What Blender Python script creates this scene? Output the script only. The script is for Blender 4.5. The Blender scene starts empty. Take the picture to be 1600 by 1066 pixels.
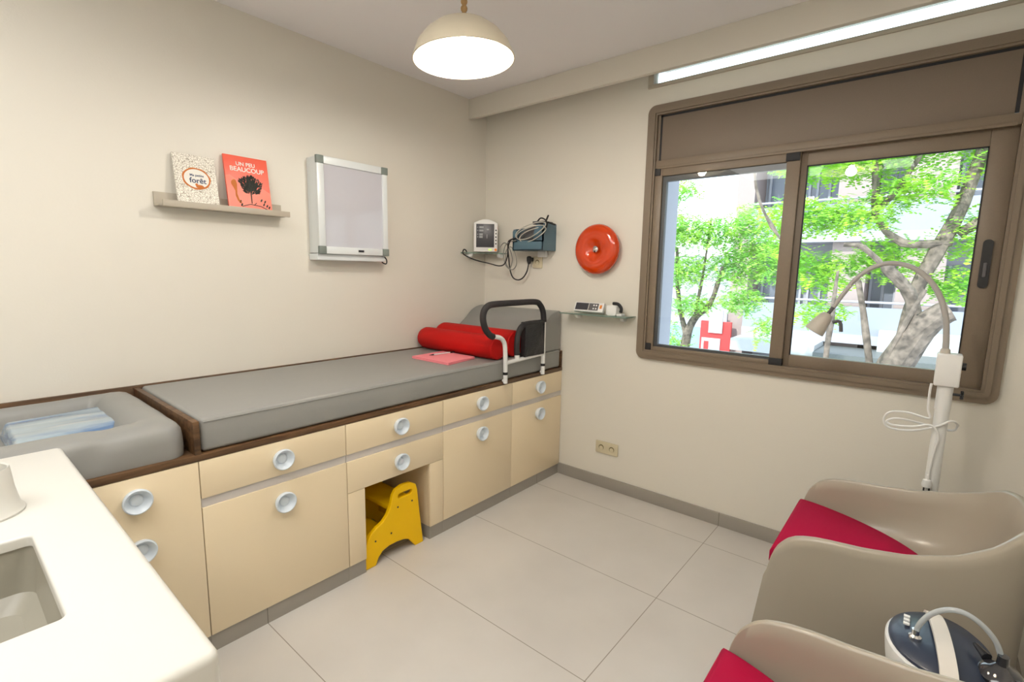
import bpy, bmesh, math, random
from mathutils import Vector, Matrix, Quaternion, noise
random.seed(7)
sc = bpy.context.scene
COL = sc.collection
PI = math.pi
# ---------------------------------------------------------------- camera
cd = bpy.data.cameras.new('camera'); cam = bpy.data.objects.new('camera', cd); COL.objects.link(cam)
yaw, pitch, roll = -0.6964, -0.1417, 0.0173
F = Vector((math.sin(yaw)*math.cos(pitch), math.cos(yaw)*math.cos(pitch), math.sin(pitch)))
r0 = Vector((math.cos(yaw), -math.sin(yaw), 0)); u0 = r0.cross(F)
Rv = math.cos(roll)*r0 + math.sin(roll)*u0; Uv = -math.sin(roll)*r0 + math.cos(roll)*u0
cam.matrix_world = Matrix(((Rv.x, Uv.x, -F.x, 2.6559), (Rv.y, Uv.y, -F.y, -2.8339), (Rv.z, Uv.z, -F.z, 1.4352), (0, 0, 0, 1)))
cd.sensor_fit = 'HORIZONTAL'; cd.sensor_width = 36; cd.lens = 773.06/1600*36
cd.clip_start = 0.02; cd.clip_end = 300
sc.camera = cam
# ---------------------------------------------------------------- world, sun, added fill light
w = bpy.data.worlds.new('world'); sc.world = w; w.use_nodes = True
wn = w.node_tree.nodes; wl = w.node_tree.links
bg = wn['Background']
tc = wn.new('ShaderNodeTexCoord'); sp = wn.new('ShaderNodeSeparateXYZ'); rp = wn.new('ShaderNodeValToRGB')
wl.new(tc.outputs['Generated'], sp.inputs[0]); wl.new(sp.outputs['Z'], rp.inputs[0]); wl.new(rp.outputs[0], bg.inputs[0])
rp.color_ramp.elements[0].position = 0.0; rp.color_ramp.elements[0].color = (0.86, 0.93, 1, 1)
rp.color_ramp.elements[1].position = 0.6; rp.color_ramp.elements[1].color = (0.66, 0.83, 1, 1)
bg.inputs[1].default_value = 3.0
def light(name, kind, loc, energy, color=(1, 1, 1), size=0.1, size_y=None, direction=None):
    d = bpy.data.lights.new(name, kind); o = bpy.data.objects.new(name, d); COL.objects.link(o)
    o.location = loc; d.energy = energy; d.color = color
    if kind == 'AREA':
        d.size = size
        if size_y: d.shape = 'RECTANGLE'; d.size_y = size_y
    elif kind == 'SUN': d.angle = size
    else: d.shadow_soft_size = size
    if direction: o.rotation_euler = Vector(direction).to_track_quat('-Z', 'Y').to_euler()
    return o
light('sun', 'SUN', (0, -8, 12), 5.0, (1, .96, .88), 0.02, direction=(0.25, 0.75, -0.75))
light('ceiling_fill_light', 'AREA', (1.6, -3.3, 2.60), 30, (1, .98, .95), 1.6, 1.4, (0, 0, -1))  # added soft fill behind the camera, evens out the room brightness
PEND = (1.14, -1.35, 2.325)
PEND2 = (2.1, -1.8, 2.30)
sc.view_settings.view_transform = 'Standard'; sc.view_settings.look = 'None'
sc.view_settings.gamma = 1; sc.view_settings.exposure = 0.43
sc.view_settings.use_curve_mapping = False
# ---------------------------------------------------------------- materials
def mat(name, color, rough=.5, metal=0, noise_amt=0, noise_scale=8, bump=0, bump_scale=60, coat=0, emit=None, emit_s=0, spec=None, trans=0, alpha=1, subsurf=0):
    m = bpy.data.materials.new(name); m.use_nodes = True
    nt = m.node_tree; p = nt.nodes['Principled BSDF']
    c = tuple(color)+(1,)
    p.inputs['Base Color'].default_value = c; p.inputs['Roughness'].default_value = rough; p.inputs['Metallic'].default_value = metal
    if spec is not None: p.inputs['Specular IOR Level'].default_value = spec
    if coat: p.inputs['Coat Weight'].default_value = coat; p.inputs['Coat Roughness'].default_value = .08
    if trans: p.inputs['Transmission Weight'].default_value = trans
    if emit: p.inputs['Emission Color'].default_value = tuple(emit)+(1,); p.inputs['Emission Strength'].default_value = emit_s
    tc = nt.nodes.new('ShaderNodeTexCoord')
    if noise_amt:
        n = nt.nodes.new('ShaderNodeTexNoise'); n.inputs['Scale'].default_value = noise_scale; n.inputs['Detail'].default_value = 5
        nt.links.new(tc.outputs['Object'], n.inputs['Vector'])
        r = nt.nodes.new('ShaderNodeValToRGB')
        r.color_ramp.elements[0].position = .3; r.color_ramp.elements[1].position = .7
        r.color_ramp.elements[0].color = tuple(x*(1-noise_amt) for x in color)+(1,)
        r.color_ramp.elements[1].color = tuple(min(1, x*(1+noise_amt)) for x in color)+(1,)
        nt.links.new(n.outputs['Fac'], r.inputs[0]); nt.links.new(r.outputs[0], p.inputs['Base Color'])
    if bump:
        n2 = nt.nodes.new('ShaderNodeTexNoise'); n2.inputs['Scale'].default_value = bump_scale; n2.inputs['Detail'].default_value = 3
        nt.links.new(tc.outputs['Object'], n2.inputs['Vector'])
        b = nt.nodes.new('ShaderNodeBump'); b.inputs['Strength'].default_value = bump; b.inputs['Distance'].default_value = .01
        nt.links.new(n2.outputs['Fac'], b.inputs['Height']); nt.links.new(b.outputs[0], p.inputs['Normal'])
    return m
def wood(name, c1, c2, scale=(40, 3, 40), rough=.45):
    m = mat(name, c1, rough); nt = m.node_tree; p = nt.nodes['Principled BSDF']
    tc = nt.nodes.new('ShaderNodeTexCoord'); mp = nt.nodes.new('ShaderNodeMapping'); mp.inputs['Scale'].default_value = scale
    n = nt.nodes.new('ShaderNodeTexNoise'); n.inputs['Scale'].default_value = 1.6; n.inputs['Detail'].default_value = 8; n.inputs['Distortion'].default_value = .6
    r = nt.nodes.new('ShaderNodeValToRGB'); r.color_ramp.elements[0].position = .35; r.color_ramp.elements[1].position = .68
    r.color_ramp.elements[0].color = tuple(c1)+(1,); r.color_ramp.elements[1].color = tuple(c2)+(1,)
    nt.links.new(tc.outputs['Object'], mp.inputs[0]); nt.links.new(mp.outputs[0], n.inputs['Vector']); nt.links.new(n.outputs['Fac'], r.inputs[0]); nt.links.new(r.outputs[0], p.inputs['Base Color'])
    return m
def glassy(name, tint, refl=.5, rough=0.0, tfac=1.0):
    m = bpy.data.materials.new(name); m.use_nodes = True; nt = m.node_tree; nt.nodes.clear()
    o = nt.nodes.new('ShaderNodeOutputMaterial'); t = nt.nodes.new('ShaderNodeBsdfTransparent'); t.inputs[0].default_value = tuple(tint)+(1,)
    g = nt.nodes.new('ShaderNodeBsdfGlossy'); g.inputs['Roughness'].default_value = rough
    fr = nt.nodes.new('ShaderNodeFresnel'); fr.inputs[0].default_value = 1.5
    mu = nt.nodes.new('ShaderNodeMath'); mu.operation = 'MULTIPLY'; mu.inputs[1].default_value = refl
    mx = nt.nodes.new('ShaderNodeMixShader')
    nt.links.new(fr.outputs[0], mu.inputs[0]); nt.links.new(mu.outputs[0], mx.inputs[0]); nt.links.new(t.outputs[0], mx.inputs[1]); nt.links.new(g.outputs[0], mx.inputs[2]); nt.links.new(mx.outputs[0], o.inputs[0])
    return m
def tile_mat(name, c, xo, xp, yo, yp, grout, gw=.0035, zwise=False):
    m = mat(name, c, .28, noise_amt=.06, noise_scale=2.2, spec=.4); nt = m.node_tree; p = nt.nodes['Principled BSDF']
    base = p.inputs['Base Color'].links[0].from_socket
    g = nt.nodes.new('ShaderNodeNewGeometry'); s = nt.nodes.new('ShaderNodeSeparateXYZ'); nt.links.new(g.outputs['Position'], s.inputs[0])
    def line(sock, off, per):
        a = nt.nodes.new('ShaderNodeMath'); a.operation = 'SUBTRACT'; a.inputs[1].default_value = off - per/2; nt.links.new(sock, a.inputs[0])
        b = nt.nodes.new('ShaderNodeMath'); b.operation = 'FLOORED_MODULO'; b.inputs[1].default_value = per; nt.links.new(a.outputs[0], b.inputs[0])
        c_ = nt.nodes.new('ShaderNodeMath'); c_.operation = 'SUBTRACT'; c_.inputs[1].default_value = per/2; nt.links.new(b.outputs[0], c_.inputs[0])
        d = nt.nodes.new('ShaderNodeMath'); d.operation = 'ABSOLUTE'; nt.links.new(c_.outputs[0], d.inputs[0])
        e = nt.nodes.new('ShaderNodeMath'); e.operation = 'LESS_THAN'; e.inputs[1].default_value = gw/2; nt.links.new(d.outputs[0], e.inputs[0])
        return e.outputs[0]
    a = line(s.outputs['X'], xo, xp); b = line(s.outputs['Y'], yo, yp)
    mx = nt.nodes.new('ShaderNodeMath'); mx.operation = 'MAXIMUM'; nt.links.new(a, mx.inputs[0]); nt.links.new(b, mx.inputs[1])
    mc = nt.nodes.new('ShaderNodeMixRGB'); nt.links.new(mx.outputs[0], mc.inputs[0]); nt.links.new(base, mc.inputs[1]); mc.inputs[2].default_value = tuple(grout)+(1,)
    nt.links.new(mc.outputs[0], p.inputs['Base Color'])
    return m
M = {}
M['wall'] = mat('wall_paint', (.77, .735, .655), .42, bump=.05, bump_scale=120)
M['ceil'] = mat('ceiling_paint', (.92, .905, .92), .8)
M['floor'] = tile_mat('floor_tile', (.63, .60, .56), 1.866, 1.2, -.2565, .6, (.30, .265, .225))
M['skirt'] = tile_mat('stone_skirting', (.34, .315, .275), 1.866, 1.2, -.2565, 1.8, (.17, .155, .13))
M['cream'] = mat('cream_lacquer', (.86, .72, .50), .22, coat=.3)
M['cream_edge'] = mat('cream_edge', (.80, .62, .36), .4)
M['rail'] = mat('gap_profile', (.62, .58, .55), .4)
M['walnut'] = wood('walnut', (.055, .026, .010), (.155, .080, .033), (30, 2.5, 30))
M['greyvinyl'] = mat('grey_vinyl', (.285, .285, .27), .42, bump=.12, bump_scale=9)
M['red'] = mat('red_vinyl', (.46, .003, .002), .6, spec=.25, bump=.05, bump_scale=300)
M['pink'] = mat('pink_paper', (.92, .28, .32), .7)
M['knob'] = mat('pale_blue_rubber', (.72, .79, .86), .3)
M['yellow'] = mat('yellow_plastic', (.96, .58, .0), .4, spec=.3)
M['black'] = mat('black_plastic', (.012, .012, .014), .4)
M['foam'] = mat('black_foam_grip', (.018, .016, .018), .65, bump=.2, bump_scale=300)
M['pouch'] = mat('black_nylon', (.012, .012, .014), .45, bump=.5, bump_scale=120)
M['white'] = mat('white_plastic', (.82, .82, .80), .35)
M['counter'] = mat('white_solid_surface', (.69, .68, .635), .3)
M['basin'] = mat('greige_basin', (.36, .34, .28), .35)
M['alum'] = mat('white_aluminium', (.78, .82, .83), .35, metal=.1)
M['corner'] = mat('grey_green_corner', (.20, .235, .215), .5)
M['screen'] = mat('grey_acrylic_screen', (.56, .56, .61), .06, coat=.5)
M['ledge'] = mat('taupe_ledge', (.47, .42, .34), .5)
M['bronze'] = mat('bronze_aluminium', (.205, .157, .110), .45, metal=.0, noise_amt=.04, noise_scale=300)
M['panel'] = mat('brown_shutter_panel', (.19, .148, .11), .55, noise_amt=.05, noise_scale=400)
M['gasket'] = mat('black_gasket', (.01, .01, .012), .6)
M['track'] = mat('dark_grey_track', (.10, .095, .10), .5)
M['glass'] = glassy('window_glass', (.95, .98, .97), .8)
M['shelfglass'] = mat('green_edge_glass', (.40, .55, .46), .05, trans=.6)
M['discred'] = mat('glossy_orange_red', (.60, .045, .0), .12, coat=.6)
M['chrome'] = mat('chrome', (.75, .77, .78), .15, metal=1)
M['teal'] = mat('teal_plastic', (.085, .16, .21), .4)
M['cuff'] = mat('charcoal_cuff', (.09, .09, .095), .6, bump=.5, bump_scale=150)
M['cable'] = mat('grey_cable', (.50, .49, .43), .5)
M['cablegrey'] = mat('mid_grey_cable', (.28, .28, .25), .5)
M['darkscreen'] = mat('dark_screen', (.04, .04, .05), .35)
M['digit'] = mat('pale_digits', (.35, .36, .37), .5)
M['orange'] = mat('orange_button', (.9, .28, .03), .4)
M['lime'] = mat('lime_lit_key', (.6, .8, .2), .4, emit=(.55, .8, .15), emit_s=.4)
M['socket'] = mat('ivory_plastic', (.64, .57, .40), .4)
M['sockethole'] = mat('socket_recess', (.20, .165, .08), .5)
M['chair'] = mat('greige_chair_shell', (.37, .33, .265), .3, coat=.2)
M['crimson'] = mat('crimson_fabric', (.36, .003, .040), .8, spec=.15, bump=.12, bump_scale=500)
M['beigeplastic'] = mat('greyish_beige_plastic', (.50, .46, .40), .45)
M['gooseneck'] = mat('grey_gooseneck', (.42, .40, .38), .4)
M['navy'] = mat('navy_plastic', (.022, .032, .06), .35, coat=.1)
M['cream_strap'] = mat('ivory_strap', (.76, .72, .66), .4)
M['tube'] = mat('clear_tube', (.66, .70, .72), .15, trans=.35)
M['smoke'] = mat('dark_glossy_plastic', (.03, .03, .035), .08, coat=.8)
M['shade'] = mat('opal_shade', (.80, .72, .56), .35)
M['shadein'] = mat('opal_shade_inner', (.95, .9, .8), .5)
M['bulb'] = mat('lit_bulb', (1, .95, .85), .4, emit=(1, .93, .84), emit_s=230)
M['rope'] = wood('wooden_beads', (.38, .22, .08), (.55, .36, .16), (20, 20, 20))
M['bookside'] = mat('book_paper', (.36, .31, .28), .8)
M['bookred'] = mat('red_book_cover', (.85, .10, .045), .3)
M['bookred2'] = mat('coral_cover_patch', (.90, .19, .12), .4)
M['ink'] = mat('black_green_ink', (.018, .022, .015), .6)
M['inkbrown'] = mat('orange_brown_ink', (.55, .15, .015), .6)
M['inkwhite'] = mat('white_ink', (.92, .88, .82), .6)
M['inkblue'] = mat('dark_blue_ink', (.03, .05, .12), .6)
M['bookcream'] = mat('cream_white', (.86, .83, .76), .5)
def forest_cover():
    m = mat('patterned_forest_cover', (.8, .76, .68), .5); nt = m.node_tree; p = nt.nodes['Principled BSDF']
    tc = nt.nodes.new('ShaderNodeTexCoord'); v = nt.nodes.new('ShaderNodeTexVoronoi'); v.feature = 'DISTANCE_TO_EDGE'; v.inputs['Scale'].default_value = 115
    n = nt.nodes.new('ShaderNodeTexNoise'); n.inputs['Scale'].default_value = 40
    mix = nt.nodes.new('ShaderNodeMixRGB'); mix.inputs[0].default_value = .02
    nt.links.new(tc.outputs['Object'], n.inputs['Vector']); nt.links.new(tc.outputs['Object'], mix.inputs[1]); nt.links.new(n.outputs['Color'], mix.inputs[2]); nt.links.new(mix.outputs[0], v.inputs['Vector'])
    r = nt.nodes.new('ShaderNodeValToRGB'); e = r.color_ramp.elements
    e[0].position = .0; e[0].color = (.26, .21, .14, 1); e[1].position = .10; e[1].color = (.90, .86, .77, 1)
    nt.links.new(v.outputs['Distance'], r.inputs[0]); nt.links.new(r.outputs[0], p.inputs['Base Color'])
    return m
M['forest'] = forest_cover()
def towel_mat():
    m = mat('blue_package', (.5, .6, .7), .25, coat=.6); nt = m.node_tree; p = nt.nodes['Principled BSDF']
    tc = nt.nodes.new('ShaderNodeTexCoord'); mp = nt.nodes.new('ShaderNodeMapping'); mp.inputs['Scale'].default_value = (9, 2.2, 30)
    n = nt.nodes.new('ShaderNodeTexNoise'); n.inputs['Scale'].default_value = 1.3; n.inputs['Detail'].default_value = 3
    r = nt.nodes.new('ShaderNodeValToRGB'); e = r.color_ramp.elements
    e[0].position = .34; e[0].color = (.10, .20, .40, 1); e[1].position = .58; e[1].color = (.36, .46, .52, 1)
    k = e.new(.5); k.color = (.33, .43, .52, 1); k = e.new(.74); k.color = (.62, .62, .66, 1)
    nt.links.new(tc.outputs['Object'], mp.inputs[0]); nt.links.new(mp.outputs[0], n.inputs['Vector']); nt.links.new(n.outputs['Fac'], r.inputs[0]); nt.links.new(r.outputs[0], p.inputs['Base Color'])
    b = nt.nodes.new('ShaderNodeBump'); b.inputs['Strength'].default_value = .6; b.inputs['Distance'].default_value = .01
    nt.links.new(n.outputs['Fac'], b.inputs['Height']); nt.links.new(b.outputs[0], p.inputs['Normal'])
    return m
M['package'] = towel_mat()
# exterior
M['bark'] = mat('bark', (.125, .098, .080), .9, noise_amt=.6, noise_scale=14, bump=.8, bump_scale=25)
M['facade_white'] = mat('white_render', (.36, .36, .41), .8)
M['facade_pink'] = mat('pale_pink_render', (.30, .235, .225), .8)
M['winDark'] = mat('dark_window', (.14, .155, .20), .15)
M['balcony'] = mat('balcony_panel', (.25, .27, .34), .6)
M['asphalt'] = mat('asphalt', (.30, .30, .32), .9)
M['redsign'] = mat('red_shop_sign', (.55, .03, .03), .5)
M['awning'] = mat('white_awning', (.42, .42, .43), .7)
M['laundry'] = mat('white_laundry', (.85, .86, .92), .8)
M['carwhite'] = mat('white_car_paint', (.80, .82, .85), .2, coat=.6)
M['tyre'] = mat('tyre', (.03, .03, .03), .8)
M['shopdark'] = mat('dark_shopfront', (.10, .11, .11), .4)
M['shopblue'] = mat('pale_blue_shopfront', (.25, .38, .46), .5)
def leafm(name, c):
    m = bpy.data.materials.new(name); m.use_nodes = True; nt = m.node_tree; nt.nodes.clear()
    o = nt.nodes.new('ShaderNodeOutputMaterial'); d = nt.nodes.new('ShaderNodeBsdfDiffuse'); t = nt.nodes.new('ShaderNodeBsdfTranslucent'); mx = nt.nodes.new('ShaderNodeMixShader'); mx.inputs[0].default_value = .45
    n = nt.nodes.new('ShaderNodeTexNoise'); n.inputs['Scale'].default_value = 3.5; tcn = nt.nodes.new('ShaderNodeTexCoord'); nt.links.new(tcn.outputs['Object'], n.inputs['Vector'])
    r = nt.nodes.new('ShaderNodeValToRGB'); e = r.color_ramp.elements; e[0].position = .35; e[1].position = .65
    e[0].color = (c[0]*.65, c[1]*.8, c[2]*1.2, 1); e[1].color = (min(1, c[0]*1.25), c[1], c[2], 1)
    nt.links.new(n.outputs['Fac'], r.inputs[0]); nt.links.new(r.outputs[0], d.inputs[0]); nt.links.new(r.outputs[0], t.inputs[0])
    nt.links.new(d.outputs[0], mx.inputs[1]); nt.links.new(t.outputs[0], mx.inputs[2]); nt.links.new(mx.outputs[0], o.inputs[0])
    return m
M['leaf'] = leafm('fresh_leaves', (.40, .74, .08)); M['leaf2'] = leafm('pale_leaves', (.42, .76, .14))
# ---------------------------------------------------------------- geometry helpers
def tag(o, label=None, cat=None, group=None, kind=None):
    if label: o['label'] = label
    if cat: o['category'] = cat
    if group: o['group'] = group
    if kind: o['kind'] = kind
    return o
def empty(name, loc, label=None, cat=None, group=None, kind=None):
    o = bpy.data.objects.new(name, None); COL.objects.link(o); o.location = loc; o.empty_display_size = .05
    return tag(o, label, cat, group, kind)
def spline(pts, n=8):
    P = [Vector(p) for p in pts]; out = []
    for i in range(len(P)-1):
        a, b, c, d = P[max(i-1, 0)], P[i], P[i+1], P[min(i+2, len(P)-1)]
        for k in range(n):
            t = k/n
            out.append(.5*((2*b)+(-a+c)*t+(2*a-5*b+4*c-d)*t*t+(-a+3*b-3*c+d)*t**3))
    out.append(P[-1]); return out
class MB:
    def __init__(s): s.bm = bmesh.new()
    def _merge(s, b, xf=None):
        if xf is not None: bmesh.ops.transform(b, matrix=xf, verts=b.verts)
        me = bpy.data.meshes.new('t'); b.to_mesh(me); b.free(); s.bm.from_mesh(me); bpy.data.meshes.remove(me); return s
    def box(s, x0, x1, y0, y1, z0, z1, bev=0, seg=2, xf=None):
        b = bmesh.new(); bmesh.ops.create_cube(b, size=1)
        for v in b.verts: v.co = Vector(((x0+x1)/2+v.co.x*(x1-x0), (y0+y1)/2+v.co.y*(y1-y0), (z0+z1)/2+v.co.z*(z1-z0)))
        if bev: bmesh.ops.bevel(b, geom=list(b.edges), offset=bev, segments=seg, affect='EDGES', profile=.5)
        return s._merge(b, xf)
    def tube(s, pts, r, seg=10, smooth=0, xf=None, flat=None):
        if smooth: pts = spline(pts, smooth)
        pts = [Vector(p) for p in pts]; b = bmesh.new(); n = len(pts)
        rs = r if isinstance(r, (list, tuple)) else None
        prev = None; rings = []
        for i, p in enumerate(pts):
            t = (pts[min(i+1, n-1)]-pts[max(i-1, 0)])
            if t.length < 1e-9: t = Vector((0, 0, 1))
            t.normalize()
            if prev is None:
                a = Vector((0, 0, 1)) if abs(t.z) < .9 else Vector((1, 0, 0)); a = (a-t*a.dot(t)).normalized()
            else: a = (prev-t*prev.dot(t)).normalized()
            prev = a; c = t.cross(a)
            if rs: f = i/(n-1)*(len(rs)-1); k = min(int(f), len(rs)-2); rr = rs[k]+(rs[k+1]-rs[k])*(f-k)
            else: rr = r
            rings.append([b.verts.new(p+(a*math.cos(2*PI*j/seg)+c*math.sin(2*PI*j/seg))*rr) for j in range(seg)])
        for i in range(n-1):
            for j in range(seg): b.faces.new((rings[i][j], rings[i][(j+1) % seg], rings[i+1][(j+1) % seg], rings[i+1][j]))
        b.faces.new(rings[0][::-1]); b.faces.new(rings[-1])
        return s._merge(b, xf)
    def lathe(s, prof, c=(0, 0, 0), axis='z', seg=32, sx=1, sy=1, xf=None):
        b = bmesh.new(); rings = []
        for r, z in prof:
            if r < 1e-6: rings.append([b.verts.new((0, 0, z))])
            else: rings.append([b.verts.new((r*sx*math.cos(2*PI*j/seg), r*sy*math.sin(2*PI*j/seg), z)) for j in range(seg)])
        for i in range(len(rings)-1):
            A, B = rings[i], rings[i+1]
            for j in range(seg):
                k = (j+1) % seg
                if len(A) == 1 and len(B) == 1: continue
                if len(A) == 1: b.faces.new((A[0], B[k], B[j]))
                elif len(B) == 1: b.faces.new((A[j], A[k], B[0]))
                else: b.faces.new((A[j], A[k], B[k], B[j]))
        R = {'z': Matrix.Identity(4), 'x': Matrix.Rotation(PI/2, 4, 'Y'), '-y': Matrix.Rotation(PI/2, 4, 'X')}[axis]
        m = Matrix.Translation(Vector(c)) @ R
        return s._merge(b, (xf @ m) if xf is not None else m)
    def prism(s, poly, axis, a0, a1, bev=0, xf=None):
        # poly: 2D points; axis 'x': (y,z); 'y': (x,z); 'z': (x,y)
        b = bmesh.new()
        def P(p, a): return {'x': (a, p[0], p[1]), 'y': (p[0], a, p[1]), 'z': (p[0], p[1], a)}[axis]
        A = [b.verts.new(P(p, a0)) for p in poly]; B = [b.verts.new(P(p, a1)) for p in poly]; n = len(poly)
        b.faces.new(A); b.faces.new(B[::-1])
        for i in range(n): b.faces.new((A[i], B[i], B[(i+1) % n], A[(i+1) % n]))
        bmesh.ops.recalc_face_normals(b, faces=b.faces)
        if bev:
            ed = [e for e in b.edges if abs({'x': 0, 'y': 1, 'z': 2}[axis]-9) and abs((e.verts[0].co-e.verts[1].co)[{'x': 0, 'y': 1, 'z': 2}[axis]]) < 1e-6]
            bmesh.ops.bevel(b, geom=ed, offset=bev, segments=2, affect='EDGES', profile=.5)
        return s._merge(b, xf)
    def prism_hole(s, outer, inner, axis, a0, a1):
        # outer and inner loops with the same point count
        b = bmesh.new(); n = len(outer)
        def P(p, a): return {'x': (a, p[0], p[1]), 'y': (p[0], a, p[1]), 'z': (p[0], p[1], a)}[axis]
        O0 = [b.verts.new(P(p, a0)) for p in outer]; O1 = [b.verts.new(P(p, a1)) for p in outer]
        I0 = [b.verts.new(P(p, a0)) for p in inner]; I1 = [b.verts.new(P(p, a1)) for p in inner]
        for i in range(n):
            j = (i+1) % n
            for q in ((O0[i], O0[j], I0[j], I0[i]), (O1[i], I1[i], I1[j], O1[j]), (O0[i], O1[i], O1[j], O0[j]), (I0[i], I0[j], I1[j], I1[i])): b.faces.new(q)
        bmesh.ops.recalc_face_normals(b, faces=b.faces)
        return s._merge(b)
    def grid(s, nu, nv, f, closed_u=False, xf=None):
        b = bmesh.new(); V = [[b.verts.new(f(i/(nu if closed_u else nu-1), j/(nv-1))) for j in range(nv)] for i in range(nu)]
        for i in range(nu if closed_u else nu-1):
            for j in range(nv-1):
                k = (i+1) % nu
                b.faces.new((V[i][j], V[k][j], V[k][j+1], V[i][j+1]))
        return s._merge(b, xf)
    def quad(s, pts): s.bm.faces.new([s.bm.verts.new(p) for p in pts]); return s
    def build(s, name, m, parent=None, origin=None, angle=35, recalc=True):
        if recalc: bmesh.ops.recalc_face_normals(s.bm, faces=s.bm.faces)
        me = bpy.data.meshes.new(name); 
        vs = [v.co for v in s.bm.verts]
        lo = [min(v[i] for v in vs) for i in range(3)]; hi = [max(v[i] for v in vs) for i in range(3)]
        o_ = Vector(origin) if origin else Vector(((lo[0]+hi[0])/2, (lo[1]+hi[1])/2, lo[2]))
        bmesh.ops.translate(s.bm, vec=-o_, verts=s.bm.verts); s.bm.to_mesh(me); s.bm.free()
        me.polygons.foreach_set('use_smooth', [True]*len(me.polygons))
        try: me.set_sharp_from_angle(angle=math.radians(angle))
        except Exception: pass
        me.materials.append(m)
        ob = bpy.data.objects.new(name, me); COL.objects.link(ob)
        pw = Vector((0, 0, 0)); q = parent
        while q: pw += q.location; q = q.parent
        ob.location = o_ - pw
        if parent: ob.parent = parent
        return ob
def bx(name, m, parent, *a, **k): return MB().box(*a, **k).build(name, m, parent)
def struct(ob): ob['kind'] = 'structure'; return ob
def copy_tree(o, parent=None):
    c = o.copy(); COL.objects.link(c); c.parent = parent
    for ch in list(o.children): copy_tree(ch, c)
    return c
def text(name, s, size, xf, m, parent, depth=.0006):
    cu = bpy.data.curves.new('t', 'FONT'); cu.body = s; cu.size = size; cu.align_x = 'CENTER'; cu.extrude = depth; cu.offset = size*.012
    t = bpy.data.objects.new('t', cu); me = bpy.data.meshes.new_from_object(t); bpy.data.objects.remove(t); bpy.data.curves.remove(cu)
    me.transform(xf); me.materials.append(m)
    ob = bpy.data.objects.new(name, me); COL.objects.link(ob)
    pw = Vector((0, 0, 0)); q = parent
    while q: pw += q.location; q = q.parent
    ob.location = -pw; ob.parent = parent
    return ob
def rrect(x0, x1, z0, z1, r, n=6):
    out = []
    for cx, cz, a0 in ((x1-r, z1-r, 0), (x0+r, z1-r, PI/2), (x0+r, z0+r, PI), (x1-r, z0+r, 1.5*PI)):
        for k in range(n+1): a = a0+PI/2*k/n; out.append((cx+r*math.cos(a), cz+r*math.sin(a)))
    return out
def recess_rect(x0, x1, z0, z1, n=6):
    out = []
    for cx, cz in ((x1, z1), (x0, z1), (x0, z0), (x1, z0)):
        out += [(cx, cz)]*1
    return out
# ================================================================ ROOM
RX = 3.04; BY = -4.6; CZ = 2.64; WT = .2
struct(MB().box(-.2, RX+.2, BY-.2, WT, -.2, 0).build('floor', M['floor']))
struct(MB().box(-.2, RX+.2, BY-.2, WT, CZ, CZ+.2).build('ceiling', M['ceil']))
struct(MB().box(-.2, 0, BY-.2, WT, 0, CZ).build('wall_left', M['wall']))
struct(MB().box(RX, RX+.2, BY-.2, WT, 0, CZ).build('wall_right', M['wall']))
struct(MB().box(0, RX, BY-.2, BY, 0, CZ).build('wall_rear', M['wall']))
wx0, wx1, wz0, wz1 = 1.335, 2.892, .94, 2.36
tx0, tz0, tz1 = 1.30, 2.495, 2.635
g = MB()
g.box(0, wx0, 0, WT, 0, tz0); g.box(wx0, wx1, 0, WT, 0, wz0); g.box(wx0, wx1, 0, WT, wz1, tz0); g.box(wx1, RX, 0, WT, 0, tz0)
g.box(0, tx0-.2, 0, WT, tz0, CZ); g.box(tx0-.2, tx0, 0, .03, tz0, CZ); g.box(tx0, RX, 0, WT, tz1, CZ)
struct(g.build('wall_window', M['wall']))
# ceiling pelmet hanging in front of the transom
struct(MB().box(0, RX, -.184, -.15, 2.504, CZ, bev=.003).build('trim_1', M['wall']))
struct(MB().box(.742, RX, -.012, 0, 0, .077, bev=.001).build('baseboard_window', M['skirt']))
struct(MB().box(RX-.012, RX, BY, -.012, 0, .077).build('baseboard_right', M['skirt']))
# transom
tw = struct(empty('window_1', (2.1, 0, tz0)))
g = MB(); g.box(tx0-.012, RX, -.012, .05, tz0-.008, tz0+.012, bev=.002); g.box(tx0-.012, tx0+.022, -.012, .05, tz0+.012, tz1, bev=.002)
g.build('window_frame', M['ledge'], tw)
MB().box(tx0+.022, RX, .02, .026, tz0+.012, tz1).build('pane', M['glass'], tw)
# main window
W = struct(empty('window_2', (2.1, 0, .92)))
fo = rrect(1.305, 2.92, .915, 2.385, .04); 
def rect_like(x0, x1, z0, z1, n=6):
    return [p for c in ((x1, z1), (x0, z1), (x0, z0), (x1, z0)) for p in [c]*(n+1)]
def ring(y0, y1, o, i, name, m, parent, n=6, r=.002):
    g = MB(); g.prism_hole(rrect(*o, r if len(o) == 4 else o[4], n), rrect(*i, .001, n), 'y', y0, y1); return g.build(name, m, parent)
g = MB(); g.prism_hole(rrect(1.305, 2.92, .915, 2.385, .045), rrect(1.362, 2.865, .972, 2.33, .004), 'y', -.022, .004)
g.prism_hole(rrect(1.335, 2.892, .942, 2.358, .02), rrect(1.362, 2.865, .972, 2.33, .004), 'y', .0, .15)
g.prism_hole(rrect(1.330, 2.895, .940, 2.36, .03), rrect(1.352, 2.875, .962, 2.34, .004), 'y', -.030, -.02)
g.build('window_frame', M['bronze'], W)
bx('shutter_panel', M['panel'], W, 1.388, 2.84, -.004, .02, 2.06, 2.318, bev=.002)
g = MB(); g.box(1.362, 1.376, -.004, .02, 2.05, 2.33); g.box(2.853, 2.865, -.004, .02, 2.05, 2.33)
g.build('panel_edge', M['bronze'], W)
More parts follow.
